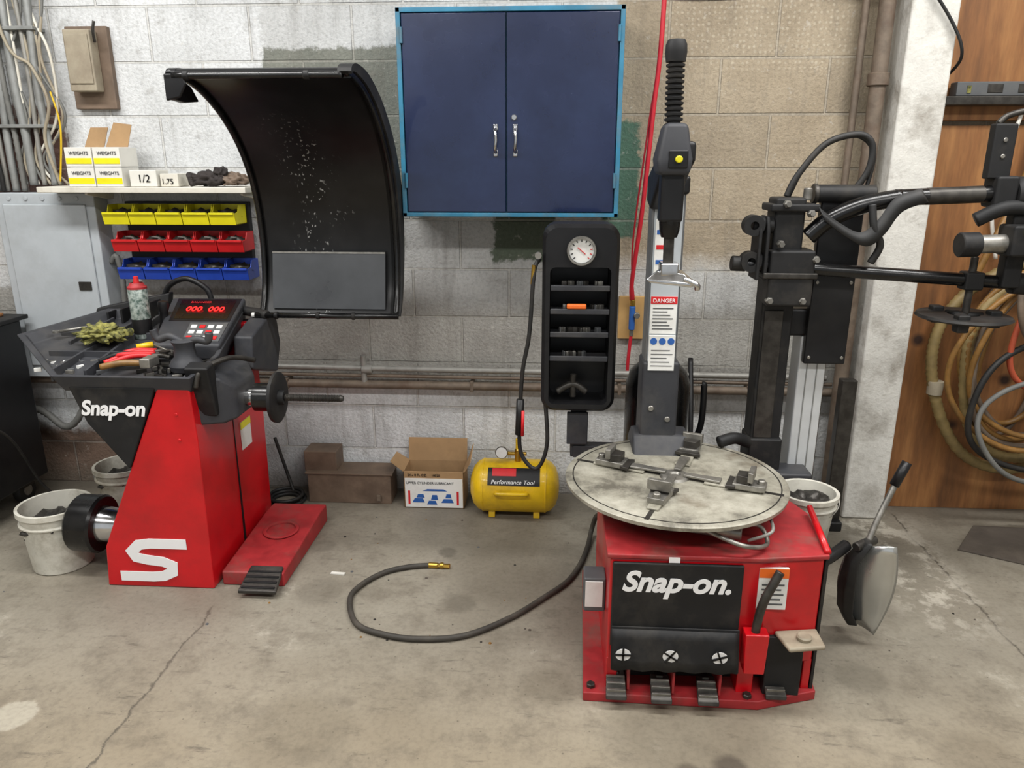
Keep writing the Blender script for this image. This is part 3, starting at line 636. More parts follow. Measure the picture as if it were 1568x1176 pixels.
# ================================================================ FLOOR ITEMS AT WALL
g=G('metal_crate')
box(g,'low_box',-1.20,-.79,-.17,-.03,0,.15,'brown',.004);box(g,'tall_box',-1.22,-1.06,-.14,-.02,.15,.255,'brown',.004)
box(g,'lid',-1.21,-.78,-.175,-.025,.15,.158,'brown',.002);box(g,'lid_tab',-.86,-.84,-.185,-.17,.02,.05,'rustpipe',.002)
g=G('cardboard_box')
x0,x1,y0,y1,h=-.72,-.43,-.20,-.05,.19;t=.004
box(g,'front',x0,x1,y0,y0+t,0,h,'cardb',.001);box(g,'back',x0,x1,y1-t,y1,0,h,'cardb',.001);box(g,'left',x0,x0+t,y0,y1,0,h,'cardb',.001);box(g,'right',x1-t,x1,y0,y1,0,h,'cardb',.001);box(g,'bottom',x0,x1,y0,y1,0,t,'cardb',.001)
loft(g,'flap_back',[[(x0,y1,h),(x1,y1,h),(x1,y1+.02,h+.11),(x0+.0,y1+.02,h+.11)],[(x0,y1-.004,h),(x1,y1-.004,h),(x1,y1+.016,h+.11),(x0,y1+.016,h+.11)]],'cardb')
loft(g,'flap_left',[[(x0,y0,h),(x0,y1,h),(x0-.06,y1,h+.04),(x0-.06,y0,h+.05)],[(x0,y0,h-.004),(x0,y1,h-.004),(x0-.06,y1,h+.036),(x0-.06,y0,h+.046)]],'cardb')
loft(g,'flap_right',[[(x1,y0,h),(x1,y1,h),(x1+.03,y1,h+.09),(x1+.03,y0,h+.05)],[(x1+.004,y0,h),(x1+.004,y1,h),(x1+.034,y1,h+.09),(x1+.034,y0,h+.05)]],'cardb')
box(g,'printed_face',x0+.006,x1-.006,y0-.0015,y0,.005,.155,'label',0)
text(g,'print_title','UPPER CYLINDER LUBRICANT',x0+.012,y0-.002,.125,.018,'black',sx=.95);text(g,'print_code','24 x 8 FL OZ.     10020',x0+.02,y0-.002,.166,.017,'black',sx=.95)
for i,(xx,zz,w,hh) in enumerate([(.04,.03,.06,.022),(.06,.055,.04,.018),(.11,.02,.05,.02),(.13,.045,.035,.025),(.18,.03,.06,.02),(.2,.055,.03,.02),(.09,.09,.12,.01)]):
    prism(g,'print_shape_%d'%i,[(x0+xx,zz),(x0+xx+w,zz),(x0+xx+w*.85,zz+hh),(x0+xx+w*.2,zz+hh)],'y',y0-.0025,y0-.0015,'blue',0)
for xx in (x0+.02,x1-.035): box(g,'print_arrow',xx,xx+.01,y0-.0025,y0-.0015,.02,.09,'redp',0)
# yellow air tank
g=G('portable_air_tank')
X0,X1,cy,cz,r=-.395,.025,-.21,.137,.125
lathe(g,'vessel',(X0,cy,cz),(1,0,0),[(0,0),(.004,.05),(.018,.09),(.04,.114),(.065,r),(.355,r),(.38,.114),(.402,.09),(.416,.05),(.42,0)],'yellow',40)
for x in (X0+.065,X1-.065): lathe(g,'weld_band',(x-.003,cy,cz),(1,0,0),[(0,r),(.0,r+.002),(.006,r+.002),(.006,r)],'yellow',40)
for x in (X0+.09,X1-.12): prism(g,'foot',[(cy-.07,0),(cy+.07,0),(cy+.06,.05),(cy-.06,.05)],'x',x,x+.03,'yellow',.003)
def decal(name,xa,xb,a0,a1,m,rr):
    L0=[];L1=[]
    for i in range(9):
        a=math.radians(a0+(a1-a0)*i/8);L0.append((xa,cy-math.cos(a)*rr,cz+math.sin(a)*rr));L1.append((xb,cy-math.cos(a)*rr,cz+math.sin(a)*rr))
    loft(g,name,[L0,L1],m,False,False,closed=False,smooth=True)
decal('label_dark',X0+.09,X1-.09,22,62,'black',r+.0015);decal('label_red',X0+.11,X1-.2,42,60,'redp',r+.0025)
text(g,'label_print','Performance Tool',X0+.105,cy-r*math.cos(.5)-.006,cz+r*math.sin(.45),.027,'tape',shear=.2,rot=(62,0,0))
tube(g,'carry_handle',[(X0+.13,cy-r*.99,cz+.01),(X0+.14,cy-r-.025,cz+.02),(X0+.26,cy-r-.025,cz+.02),(X0+.27,cy-r*.99,cz+.01)],.009,'yellow')
cyl(g,'port_block',(-.17,cy,cz+r-.01),(-.17,cy,cz+r+.06),.016,'brass')
cyl(g,'valve_cross',(-.23,cy,cz+r+.035),(-.13,cy,cz+r+.035),.009,'brass')
lathe(g,'gauge_case',(-.245,cy-.02,cz+r+.05),(0,-1,.15),[(0,0),(0,.027),(.018,.03),(.022,.028),(.02,.026),(.02,0)],'steel')
lathe(g,'gauge_dial',(-.245,cy-.0415,cz+r+.053),(0,-1,.15),[(0,0),(0,.0255),(.0008,.0255),(.0008,0)],'label')
cyl(g,'stem',(-.17,cy,cz+r+.05),(-.17,cy,cz+r+.11),.012,'yellow')
# hose on floor
g=G('air_hose')
tube(g,'hose',[(-.50,-.75,.012),(-.59,-.77,.012),(-.68,-.82,.012),(-.75,-.92,.012),(-.765,-1.02,.012),(-.70,-1.17,.012),(-.58,-1.23,.012),(-.45,-1.245,.012),(-.30,-1.215,.012),(-.15,-1.10,.012),(-.03,-.96,.012),(.06,-.84,.012),(.115,-.70,.012),(.15,-.55,.012),(.17,-.45,.04),(.185,-.52,.14),(.20,-.72,.24)],.0105,'hoserub',n=12)
cyl(g,'ferrule',(-.51,-.75,.012),(-.47,-.752,.012),.012,'brass');cyl(g,'coupler',(-.475,-.752,.012),(-.42,-.755,.012),.010,'brass',seg=6)
lathe(g,'collar',(-.46,-.752,.013),(1,0,0),[(0,0),(0,.013),(.012,.013),(.012,0)],'brass')
g=G('paper_scrap')
loft(g,'folded_scrap',[[(-.90,-.825,.001),(-.84,-.835,.001),(-.838,-.818,.001),(-.898,-.808,.001)],[(-.90,-.825,.003),(-.84,-.835,.008),(-.838,-.818,.006),(-.898,-.808,.003)]],'white')
g=G('floor_debris')
for i in range(90):
    x=random.choice([random.uniform(-2.2,1.6),random.uniform(-.9,.2)]);y=random.choice([random.uniform(-.12,-.02),random.uniform(-1.3,-.2)])
    s=random.uniform(.003,.007);lathe(g,'chip_%d'%i,(x,y,0),(0,0,1),[(0,0),(0,s),(s*.5,s*.7),(s*.6,0)],('dsteel','tanhose','mgrey','mat')[i%4],5,smooth=False)
# ================================================================ TYRE CHANGER
g=G('tyre_changer')
F=-1.48
prism(g,'cabinet_body',[(.17,F),(.60,F),(.80,F+.03),(.82,-1.18),(.70,-.82),(.17,-.80)],'z',.13,.485,'red',.008)
prism(g,'cabinet_lower_left',[(.17,F),(.205,F),(.205,-.82),(.17,-.82)],'z',.03,.14,'red',.004)
prism(g,'cabinet_lower_right',[(.57,F),(.62,F),(.62,-.82),(.57,-.82)],'z',.03,.14,'red',.004)
prism(g,'cabinet_far_right',[(.775,F+.03),(.80,F+.03),(.82,-1.18),(.70,-.85),(.68,-.9),(.78,-1.2)],'z',.03,.14,'red',.004)
prism(g,'toe_recess',[(.2,-1.42),(.77,-1.40),(.77,-1.2),(.65,-.85),(.2,-.85)],'z',.03,.14,'blackm',.004)
prism(g,'top_plate',[(.16,F-.008),(.605,F-.008),(.81,F+.022),(.832,-1.18),(.71,-.81),(.16,-.79)],'z',.485,.50,'redworn',.004)
tube(g,'top_rail',[(.805,F+.03,.505),(.828,-1.2,.53)],.010,'red',smooth=False)
prism(g,'right_side_trim',[(.802,F+.03),(.812,F+.03),(.832,-1.18),(.822,-1.18)],'z',.03,.48,'blackm',.002)
prism(g,'base_flange',[(.10,F-.03),(.63,F-.04),(.82,F+.02),(.84,-1.15),(.72,-.78),(.12,-.78)],'z',0,.032,'redworn',.004)
for x,y in ((.125,F-.0),(.14,-.81),(.6,F-.02)): cyl(g,'anchor_bolt',(x,y,.03),(x,y,.045),.014,'dsteel',seg=6)
box(g,'apron',.178,.558,F-.014,F-.001,.19,.475,'blackm',.004)
prism(g,'flap',[(F-.016,.265),(F-.02,.265),(F-.05,.135),(F-.04,.132)],'x',.18,.56,'blackm',.002)
bm=bmesh.new();rows=[]
for j in range(5):
    v=j/4;row=[]
    for i in range(25):
        x=.18+.375*i/24;row.append(bm.verts.new((x,F-.03-.025*v-.004*v*math.sin(i*1.3),.262-.125*v)))
    rows.append(row)
for a,b in zip(rows,rows[1:]):
    for i in range(24): bm.faces.new((a[i],a[i+1],b[i+1],b[i]))
o=mk(g,'flap_front',bm,'blackm',smooth=True);sd=o.modifiers.new('th','SOLIDIFY');sd.thickness=.004
text(g,'lettering','Snap-on.',.205,F-.0155,.385,.092,'tape',shear=.28,bold=.003,sx=1.0)
for i,x in enumerate((.215,.355,.50)):
    lathe(g,'pictogram_%d'%i,(x,F-.053,.19),(0,-1,-.15),[(0,.0),(0,.023),(.001,.023),(.001,.0)],'tape')
    box(g,'pictogram_bar_%d'%i,x-.003,x+.003,F-.0575,F-.0525,.165,.217,'black',0,rot=(0,35*i,0));box(g,'pictogram_cross_%d'%i,x-.026,x+.026,F-.0575,F-.0525,.188,.193,'black',0,rot=(0,35*i,0))
box(g,'small_badge',.34,.372,F-.010,F-.007,.478,.495,'tape',0)
prism(g,'caution_label_main',[(.605,.33),(.69,.33),(.69,.465),(.605,.465)],'y',F-.003,F+.01,'label',0)
prism(g,'caution_band',[(.605,.435),(.69,.435),(.69,.465),(.605,.465)],'y',F-.0045,F-.003,'orangep',0)
for i in range(5): box(g,'caution_print_%d'%i,.615,.68-.008*(i%2),F-.0042,F-.0032,.345+.016*i,.35+.016*i,'mgrey',0)
for i,(x,y) in enumerate(((.20,-1.50),(.335,-1.51),(.475,-1.51),(.685,-1.47))):
    box(g,'pedal_arm_%d'%i,x-.012,x+.012,y+.02,y+.16,.055,.075,'dsteel',.004,rot=(-10,0,0))
    loft(g,'pedal_pad_%d'%i,[[(x-.032,y-.045,.035),(x+.032,y-.045,.035),(x+.028,y+.035,.07),(x-.028,y+.035,.07)],[(x-.032,y-.04,.048),(x+.032,y-.04,.048),(x+.028,y+.035,.085),(x-.028,y+.035,.085)]],'dsteel',bevel=.003)
    for k in range(3): box(g,'pedal_rib_%d%d'%(i,k),x-.028,x+.028,y-.03+k*.02,y-.022+k*.02,.052+k*.009,.062+k*.009,'steel',.001)
    box(g,'pedal_guard_%d'%i,x+.035,x+.043,y+.0,y+.1,.04,.115,'redworn',.002)
prism(g,'lever_pocket',[(.575,.135),(.635,.135),(.64,.27),(.57,.27)],'y',F-.05,F-.004,'red',.004)
tube(g,'pry_lever',[(.60,F-.025,.17),(.605,F-.03,.30),(.615,F-.04,.38),(.64,F-.035,.44),(.655,F-.03,.47)],.013,'dsteel')
prism(g,'valve_cover',[(.67,F+.01),(.80,F+.03),(.80,F-.06),(.69,F-.08)],'z',.235,.25,'beige',.006)
box(g,'valve_recess',.65,.76,F-.004,F+.03,.03,.235,'blackm',.004)
lathe(g,'valve_knob',(.745,F-.03,.25),(0,0,1),[(0,0),(0,.02),(.01,.022),(.014,.018),(.014,0)],'beige')
box(g,'side_port_box',.10,.17,-1.36,-1.28,.22,.34,'mgrey',.006)
box(g,'side_label_face',.105,.16,-1.364,-1.36,.24,.33,'label',0)
# turntable
tx,ty,tz=.40,-1.14,.60
lathe(g,'gearbox_neck',(tx,ty,.50),(0,0,1),[(0,0),(0,.16),(.04,.15),(.05,.12),(.085,.12),(.085,0)],'blackm',40)
lathe(g,'turntable',(tx,ty,tz-.022),(0,0,1),[(0,0),(0,.33),(.006,.36),(.018,.362),(.022,.357),(.022,.05),(.019,.045),(.019,0)],'table',72)
lathe(g,'turntable_groove',(tx,ty,tz+.0003),(0,0,1),[(0,.335),(.0006,.335),(.0006,.339),(0,.339)],'dsteel',72)
for k in range(4):
    a=math.radians(68+90*k);u=Vector((math.cos(a),math.sin(a),0));n=Vector((-u.y,u.x,0));c=Vector((tx,ty,tz))
    def bl(name,r0,r1,w0,w1,z0,z1,m,bv=.002):
        lo=[c+u*r0-n*w0,c+u*r1-n*w1,c+u*r1+n*w1,c+u*r0+n*w0]
        loft(g,name,[[p+Vector((0,0,z0)) for p in lo],[p+Vector((0,0,z1)) for p in lo]],m,bevel=bv)
    bl('slot_%d'%k,.05,.345,.007,.007,.0,.0015,'dsteel',0)
    bl('slide_rail_%d'%k,.10,.28,.026,.018,.001,.008,'table')
    rr=(.20,.17,.15,.19)[k]
    bl('jaw_base_%d'%k,rr,rr+.10,.034,.026,.008,.026,'steel')
    bl('jaw_block_%d'%k,rr+.01,rr+.05,.022,.030,.026,.052,'dsteel')
    bl('jaw_tooth_%d'%k,rr+.045,rr+.062,.034,.038,.036,.070,'steel')
    bl('link_bar_%d'%k,.03,.15,.012,.018,.010,.018,'steel')
    bl('jaw_wing_%d'%k,rr-.02,rr+.01,.045,.036,.008,.02,'dsteel')
    cyl(g,'jaw_pin_%d'%k,c+u*(rr+.085)+Vector((0,0,.02)),c+u*(rr+.085)+Vector((0,0,.04)),.012,'steel')
lathe(g,'centre_boss',(tx,ty,tz),(0,0,1),[(0,0),(0,.05),(.008,.045),(.010,.02),(.004,.015),(.004,0)],'steel')
cyl(g,'clamp_cylinder',(.22,-1.32,.545),(.56,-1.42,.545),.022,'steel')
tube(g,'pneumatic_line',[(.45,-1.44,.56),(.55,-1.49,.54),(.63,-1.44,.52),(.62,-1.38,.55),(.54,-1.40,.56)],.007,'steel')
tube(g,'green_line',[(.58,-1.42,.52),(.64,-1.44,.56),(.66,-1.36,.56)],.005,'greypipe')
# tower
prism(g,'tower_foot',[(-1.02,.49),(-.70,.49),(-.72,.60),(-.80,.66),(-.90,.66),(-1.0,.55)],'x',.28,.485,'dgrey',.014)
box(g,'tower_lower',.305,.435,-.90,-.76,.60,.93,'dgrey',.012)
box(g,'column',.312,.422,-.885,-.775,.9,1.52,'mgrey',.006)
box(g,'column_face',.32,.414,-.889,-.885,.93,1.5,'panel',0)
cyl(g,'tower_bolt',(.34,-.90,.76),(.34,-.91,.76),.01,'steel');cyl(g,'tower_bolt_b',(.40,-.90,.72),(.40,-.91,.72),.01,'steel')
fy=-.8905
box(g,'danger_label',.322,.412,fy-.002,fy,1.03,1.16,'label',0);box(g,'danger_band',.322,.412,fy-.003,fy-.002,1.135,1.16,'redp',0);text(g,'danger_text','DANGER',.328,fy-.004,1.14,.019,'tape')
box(g,'instruction_label',.322,.412,fy-.012,fy,.90,1.025,'label',0)
for i in range(3): lathe(g,'icon_%d'%i,(.337+i*.03,fy-.012,1.005),(0,-1,0),[(0,0),(0,.012),(.001,.012),(.001,0)],'blue')
for i in range(7): box(g,'fine_print_%d'%i,.33,.40-.01*(i%3),fy-.0028,fy-.002,1.045+i*.012,1.049+i*.012,'mgrey',0)
for i in range(5): box(g,'fine_print_b%d'%i,.33,.405-.01*(i%3),fy-.0128,fy-.012,.915+i*.014,.918+i*.014,'mgrey',0)
box(g,'upper_label',.325,.385,fy-.002,fy,1.24,1.42,'label',0)
for i in range(3): box(g,'upper_label_band_%d'%i,.33,.38,fy-.003,fy-.002,1.27+.05*i,1.285+.05*i,'redp' if i%2 else 'blue',0)
box(g,'column_cap',.305,.43,-.90,-.76,1.5,1.56,'black',.01)
hx,hy=.330,-1.15
prism(g,'swing_arm',[(-.80,1.47),(-.80,1.56),(-1.12,1.66),(-1.20,1.66),(-1.20,1.60),(-1.12,1.57),(-.9,1.45)],'x',.30,.39,'black',.012)
loft(g,'head_housing',[[(hx-.045,hy-.06,1.565),(hx+.045,hy-.06,1.565),(hx+.045,hy+.05,1.565),(hx-.045,hy+.05,1.565)],[(hx-.052,hy-.065,1.61),(hx+.050,hy-.065,1.61),(hx+.050,hy+.06,1.61),(hx-.052,hy+.06,1.61)],[(hx-.032,hy-.045,1.71),(hx+.034,hy-.045,1.71),(hx+.034,hy+.04,1.71),(hx-.032,hy+.04,1.71)]],'dgrey',bevel=.014)
cyl(g,'lock_button',(hx+.008,hy-.06,1.61),(hx+.008,hy-.082,1.61),.010,'binY');box(g,'lock_slot',hx-.02,hx+.035,hy-.069,hy-.06,1.585,1.635,'black',.004)
prof=[(0,0),(0,.02)];t=0
while t<.165: prof+=[(t+.002,.026),(t+.008,.027),(t+.011,.020),(t+.014,.020)];t+=.0145
prof+=[(t,.028),(t+.025,.031),(t+.045,.030),(t+.058,.024),(t+.062,0)]
lathe(g,'bellows',(hx-.003,hy,1.70),(-.02,0,1),prof,'blackm')
box(g,'slide_housing',hx-.032,hx+.036,hy-.035,hy+.035,1.43,1.59,'black',.01)
lathe(g,'hex_sleeve',(hx+.003,hy,1.385),(0,0,1),[(0,0),(0,.024),(.02,.03),(.07,.034),(.2,.034),(.22,.03),(.22,0)],'blackg')
cyl(g,'hex_shaft',(hx+.005,hy,1.27),(hx+.003,hy,1.42),.017,'dsteel',seg=6)
box(g,'mount_clamp',hx-.02,hx+.035,hy-.03,hy+.03,1.27,1.31,'chrome',.006)
loft(g,'mount_head',[[(hx-.05,hy-.03,1.25),(hx+.07,hy-.05,1.24),(hx+.075,hy+.02,1.24),(hx-.04,hy+.03,1.25)],[(hx-.065,hy-.03,1.26),(hx+.085,hy-.055,1.25),(hx+.08,hy+.025,1.26),(hx-.04,hy+.03,1.265)],[(hx-.03,hy-.02,1.287),(hx+.05,hy-.03,1.28),(hx+.05,hy+.02,1.285),(hx-.02,hy+.02,1.287)]],'chrome',bevel=.004)
tube(g,'mount_finger',[(hx+.05,hy-.04,1.265),(hx+.085,hy-.05,1.25),(hx+.09,hy-.045,1.235)],.009,'chrome')
lathe(g,'air_receiver',(.40,-.62,.32),(0,0,1),[(0,0),(.01,.07),(.04,.11),(.08,.125),(.45,.125),(.50,.11),(.54,.07),(.55,0)],'blackg',36)
tube(g,'receiver_pipe',[(.52,-.66,.5),(.56,-.70,.62),(.56,-.72,.78),(.555,-.72,.80)],.012,'black')
box(g,'rear_mount',.42,.95,-.86,-.74,.44,.50,'dgrey',.008)
box(g,'bucket_holder',.74,.98,-1.06,-.90,.285,.30,'dsteel',.003)
tube(g,'breaker_arm',[(.80,-1.28,.34),(.90,-1.22,.36),(.98,-1.15,.37)],.02,'black')
bm=bmesh.new();rows=[]
for i in range(11):
    v=i/10;z=.395-.335*v;w=.022+.062*math.sin(math.pi*min(1,.22+v*.70))
    row=[]
    for j in range(9):
        s=-1+2*j/8
        row.append(bm.verts.new((1.058+w*s*.9+.015*v,-1.17-.05*s-.05*(1-s*s)*.6+.05*v,z-.02*s*s+.03*s*(1-v))))
    rows.append(row)
for a,b in zip(rows,rows[1:]):
    for i in range(8): bm.faces.new((a[i],a[i+1],b[i+1],b[i]))
o=mk(g,'breaker_blade',bm,'mirror',smooth=True);sd=o.modifiers.new('th','SOLIDIFY');sd.thickness=.006
loft(g,'breaker_blade_pad',[[(1.035,-1.19,.40),(1.05,-1.20,.40),(1.05,-1.16,.40),(1.03,-1.15,.40)],[(.985,-1.19,.33),(1.01,-1.205,.33),(1.01,-1.15,.33),(.985,-1.14,.33)],[(.98,-1.18,.22),(1.012,-1.20,.22),(1.01,-1.13,.22),(.98,-1.12,.22)],[(.995,-1.16,.12),(1.025,-1.18,.12),(1.025,-1.11,.12),(.995,-1.10,.12)],[(1.03,-1.14,.055),(1.06,-1.15,.06),(1.06,-1.09,.06),(1.03,-1.09,.055)]],'rubber',bevel=.006)
tube(g,'breaker_lever',[(1.05,-1.15,.38),(1.08,-1.13,.46),(1.135,-1.10,.58)],.010,'steel')
tube(g,'breaker_grip',[(1.13,-1.10,.57),(1.165,-1.09,.65)],.016,'black',smooth=False)
cyl(g,'breaker_pivot',(1.0,-1.18,.38),(1.08,-1.13,.385),.016,'dsteel')
# --- inflator / accessory box
g=G('inflator_tool_box')
X0,X1,Z0,Z1,Yf,Yb=-.055,.218,.705,1.395,-.80,-.66
def rr(x0,x1,z0,z1,r,y,n=6):
    o=[]
    for cx,cz,a0 in ((x1-r,z1-r,0),(x0+r,z1-r,90),(x0+r,z0+r,180),(x1-r,z0+r,270)):
        for i in range(n+1):
            a=math.radians(a0+90*i/n);o.append((cx+r*math.cos(a),y,cz+r*math.sin(a)))
    return o
loft(g,'housing',[rr(X0,X1,Z0,Z1,.05,Yb),rr(X0,X1,Z0,Z1,.05,Yf+.02),rr(X0+.012,X1-.012,Z0+.012,Z1-.012,.045,Yf),rr(X0+.028,X1-.028,Z0+.03,Z1-.15,.02,Yf),rr(X0+.032,X1-.032,Z0+.036,Z1-.154,.02,Yb+.02)],'black',smooth=False)
for i,z in enumerate((.90,.99,1.075,1.16)):
    box(g,'shelf_%d'%i,X0+.03,X1-.03,Yf+.004,Yb+.02,z,z+.008,'dgrey',.003);box(g,'shelf_lip_%d'%i,X0+.03,X1-.03,Yf+.002,Yf+.01,z,z+.02,'dgrey',.003)
    for k in range(8):
        x=random.uniform(X0+.05,X1-.07);box(g,'small_part_%d%d'%(i,k),x,x+.02,Yf+.03,Yf+.05,z+.008,z+.032,['steel','dsteel','mgrey'][k%3],.003,rot=(0,0,random.uniform(0,90)))
box(g,'orange_tool',X0+.09,X0+.16,Yf+.0,Yf+.02,1.095,1.112,'orangep',.004)
tube(g,'bolt_cross_a',[(X0+.06,Yf+.05,.77),(X0+.12,Yf+.05,.80),(X0+.17,Yf+.05,.77)],.014,'dsteel');cyl(g,'bolt_cross_b',(X0+.12,Yf+.05,.75),(X0+.12,Yf+.05,.84),.012,'dsteel')
gc=(.082,Yf,1.305)
lathe(g,'gauge_bezel',gc,(0,-1,0),[(0,0),(0,.052),(.02,.052),(.024,.047),(.02,.044),(.012,.044),(.012,0)],'blackg',40)
lathe(g,'gauge_ring',gc,(0,-1,0),[(.02,.052),(.026,.05),(.026,.044),(.02,.044)],'steel',40)
lathe(g,'gauge_dial',gc,(0,-1,0),[(.013,0),(.013,.043),(.014,.043),(.014,0)],'label',40)
for i in range(11):
    a=math.radians(225-27*i);x=gc[0]+.035*math.cos(a);z=gc[2]+.035*math.sin(a);box(g,'tick_%d'%i,x-.0015,x+.0015,Yf-.0155,Yf-.0142,z-.004,z+.004,'redp' if i>7 else 'black',0,rot=(0,90-math.degrees(a)+0,0))
box(g,'needle',gc[0]-.018,gc[0]+.018,Yf-.017,Yf-.0155,gc[2]-.0015,gc[2]+.0015,'redp',0,rot=(0,40,0))
box(g,'support_post',.06,.12,-.74,-.68,.50,.71,'dgrey',.006);box(g,'post_bracket',.045,.125,-.76,-.745,.56,.69,'dgrey',.004)
box(g,'mount_arm',.07,.30,-.745,-.695,.50,.55,'dgrey',.004)
tube(g,'inflator_hose',[(-.065,-.76,1.27),(-.085,-.78,1.22),(-.10,-.78,1.0),(-.125,-.77,.85),(-.135,-.76,.66),(-.13,-.76,.52),(-.07,-.77,.46),(-.03,-.77,.56),(-.04,-.75,.74)],.008,'rubber')
tube(g,'inflator_chuck',[(-.133,-.765,.74),(-.138,-.77,.6)],.015,'black',smooth=False);tube(g,'chuck_trigger',[(-.122,-.783,.70),(-.124,-.785,.60)],.006,'redp',smooth=False)
cyl(g,'chuck_fitting',(-.09,-.78,1.18),(-.085,-.78,1.25),.008,'brass');lathe(g,'hook',(-.07,-.78,1.285),(0,-1,0),[(0,0),(0,.012),(.02,.012),(.02,0)],'steel')
# ================================================================ ASSIST ARM
g=G('bead_assist_tower')
box(g,'aluminium_column',.885,.985,-.76,-.66,.0,1.0,'alu',.006)
box(g,'column_groove_a',.915,.919,-.762,-.75,.02,.98,'conduit',0);box(g,'column_groove_b',.951,.955,-.762,-.75,.02,.98,'conduit',0)
box(g,'base_plate',.86,1.02,-.80,-.62,0,.02,'dsteel',.004)
box(g,'cover_plate',.89,1.035,-.80,-.765,.905,1.49,'black',.006)
box(g,'rear_column',.93,1.04,-.765,-.66,.95,1.49,'black',.006)
for x,z in ((.905,.93),(1.02,.93),(.905,1.2),(1.02,1.2)): cyl(g,'cover_screw',(x,-.80,z),(x,-.804,z),.006,'steel')
box(g,'carriage_column',.725,.835,-.80,-.70,.46,1.30,'blackm',.008);box(g,'carriage_face',.735,.80,-.806,-.80,.62,1.1,'dsteel',.003)
box(g,'carriage_foot',.72,.84,-.82,-.69,.44,.62,'blackm',.008)
box(g,'carriage_bridge',.74,.97,-.77,-.70,1.0,1.10,'black',.01)
box(g,'joint_plate_upper',.72,.82,-.87,-.76,1.30,1.49,'blackm',.01);box(g,'joint_plate_lower',.71,.86,-.90,-.78,1.13,1.32,'blackm',.01)
box(g,'joint_top_flange',.70,.86,-.89,-.76,1.445,1.47,'blackm',.006);box(g,'joint_mid_flange',.69,.87,-.905,-.77,1.225,1.245,'dsteel',.004)
for x in (.665,.69):
    prism(g,'joint_bracket',[(-.90,1.22),(-.80,1.22),(-.80,1.43),(-.88,1.43),(-.90,1.38)],'x',x,x+.012,'blackm',.004)
for z in (1.40,1.28):
    cyl(g,'joint_pin',(.65,-.85,z),(.72,-.85,z),.028,'blackm');lathe(g,'joint_eye',(.65,-.895,z),(0,1,0),[(0,.014),(0,.034),(.05,.034),(.05,.014),(0,.014)],'blackm')
for x,z in ((.75,1.47),(.83,1.44),(.74,1.34),(.86,1.29),(.83,1.15),(.72,1.15)): lathe(g,'bolt',(x,-.90,z),(0,-1,0),[(-.02,0),(-.02,.013),(0,.013),(.006,.009),(.012,.009),(.012,0)],'steel',6,smooth=False)
cyl(g,'pivot_bolt',(.83,-.83,1.48),(.83,-.83,1.52),.014,'steel')
cyl(g,'lower_arm',(.63,-.86,1.27),(1.57,-.86,1.21),.022,'blackg');cyl(g,'lower_arm_end',(1.52,-.86,1.213),(1.60,-.86,1.207),.036,'blackm')
cyl(g,'lower_arm_knob',(.59,-.86,1.272),(.64,-.86,1.27),.026,'blackm')
tube(g,'upper_arm_elbow',[(.84,-.85,1.36),(.90,-.86,1.42),(1.0,-.86,1.465),(1.12,-.86,1.49)],.029,'blackg')
cyl(g,'upper_arm',(1.10,-.86,1.49),(1.45,-.86,1.505),.027,'blackg');cyl(g,'upper_arm_worn',(1.20,-.86,1.4945),(1.38,-.86,1.502),.0275,'dsteel')
bm=bmesh.new();sp_=spline([(.86,-.90,1.44),(.93,-.905,1.39),(1.00,-.91,1.36),(1.05,-.91,1.40),(1.10,-.90,1.47),(1.18,-.895,1.50)],8);V=[]
for p in sp_: V.append((bm.verts.new(p+Vector((-.012,0,.022))),bm.verts.new(p+Vector((.012,-.01,-.022)))))
for a,b in zip(V,V[1:]): bm.faces.new((a[0],b[0],b[1],a[1]))
o=mk(g,'strap',bm,'rubber',smooth=True);sd=o.modifiers.new('th','SOLIDIFY');sd.thickness=.004
tube(g,'strap_tail',[(1.02,-.895,1.47),(1.03,-.905,1.40),(1.06,-.90,1.34),(1.04,-.89,1.28)],.012,'rubber')
cyl(g,'cross_tube',(.86,-.80,1.50),(1.06,-.80,1.50),.03,'blackm');cyl(g,'cross_tube_end',(.855,-.80,1.50),(.87,-.80,1.50),.034,'dsteel')
box(g,'end_block',1.40,1.47,-.90,-.81,1.46,1.56,'blackm',.01);box(g,'end_mast',1.375,1.445,-.88,-.84,1.55,1.72,'blackm',.006)
for z in (1.62,1.67): cyl(g,'mast_hole',(1.41,-.88,z),(1.41,-.884,z),.007,'steel')
tube(g,'mast_hook',[(1.39,-.86,1.72),(1.42,-.86,1.745),(1.49,-.86,1.755),(1.53,-.86,1.70),(1.53,-.86,1.55),(1.50,-.86,1.45)],.010,'dsteel')
lathe(g,'end_roller',(1.47,-.86,1.50),(1,0,0),[(0,0),(0,.05),(.01,.058),(.06,.058),(.07,.05),(.07,0)],'blackm')
cyl(g,'middle_arm',(1.33,-.92,1.345),(1.72,-.92,1.36),.030,'steel');cyl(g,'middle_arm_cap',(1.30,-.92,1.344),(1.36,-.92,1.346),.04,'blackm');box(g,'middle_clamp',1.44,1.56,-.97,-.87,1.31,1.41,'blackm',.01)
box(g,'link_plate',1.47,1.53,-.90,-.85,1.20,1.48,'blackm',.008)
lathe(g,'bead_roller',(1.60,-.90,1.30),(1,0,.1),[(0,0),(0,.03),(.02,.06),(.05,.065),(.09,.03),(.09,0)],'blackm')
box(g,'yellow_tag',1.47,1.52,-.975,-.969,1.38,1.395,'binY',0)
tube(g,'curved_link',[(1.36,-.88,1.42),(1.44,-.9,1.46),(1.56,-.9,1.45),(1.66,-.9,1.42)],.024,'blackm')
cyl(g,'presser_rod',(1.39,-.86,1.08),(1.39,-.86,1.30),.012,'dsteel');box(g,'rod_clamp',1.36,1.42,-.89,-.83,1.19,1.25,'blackm',.006)
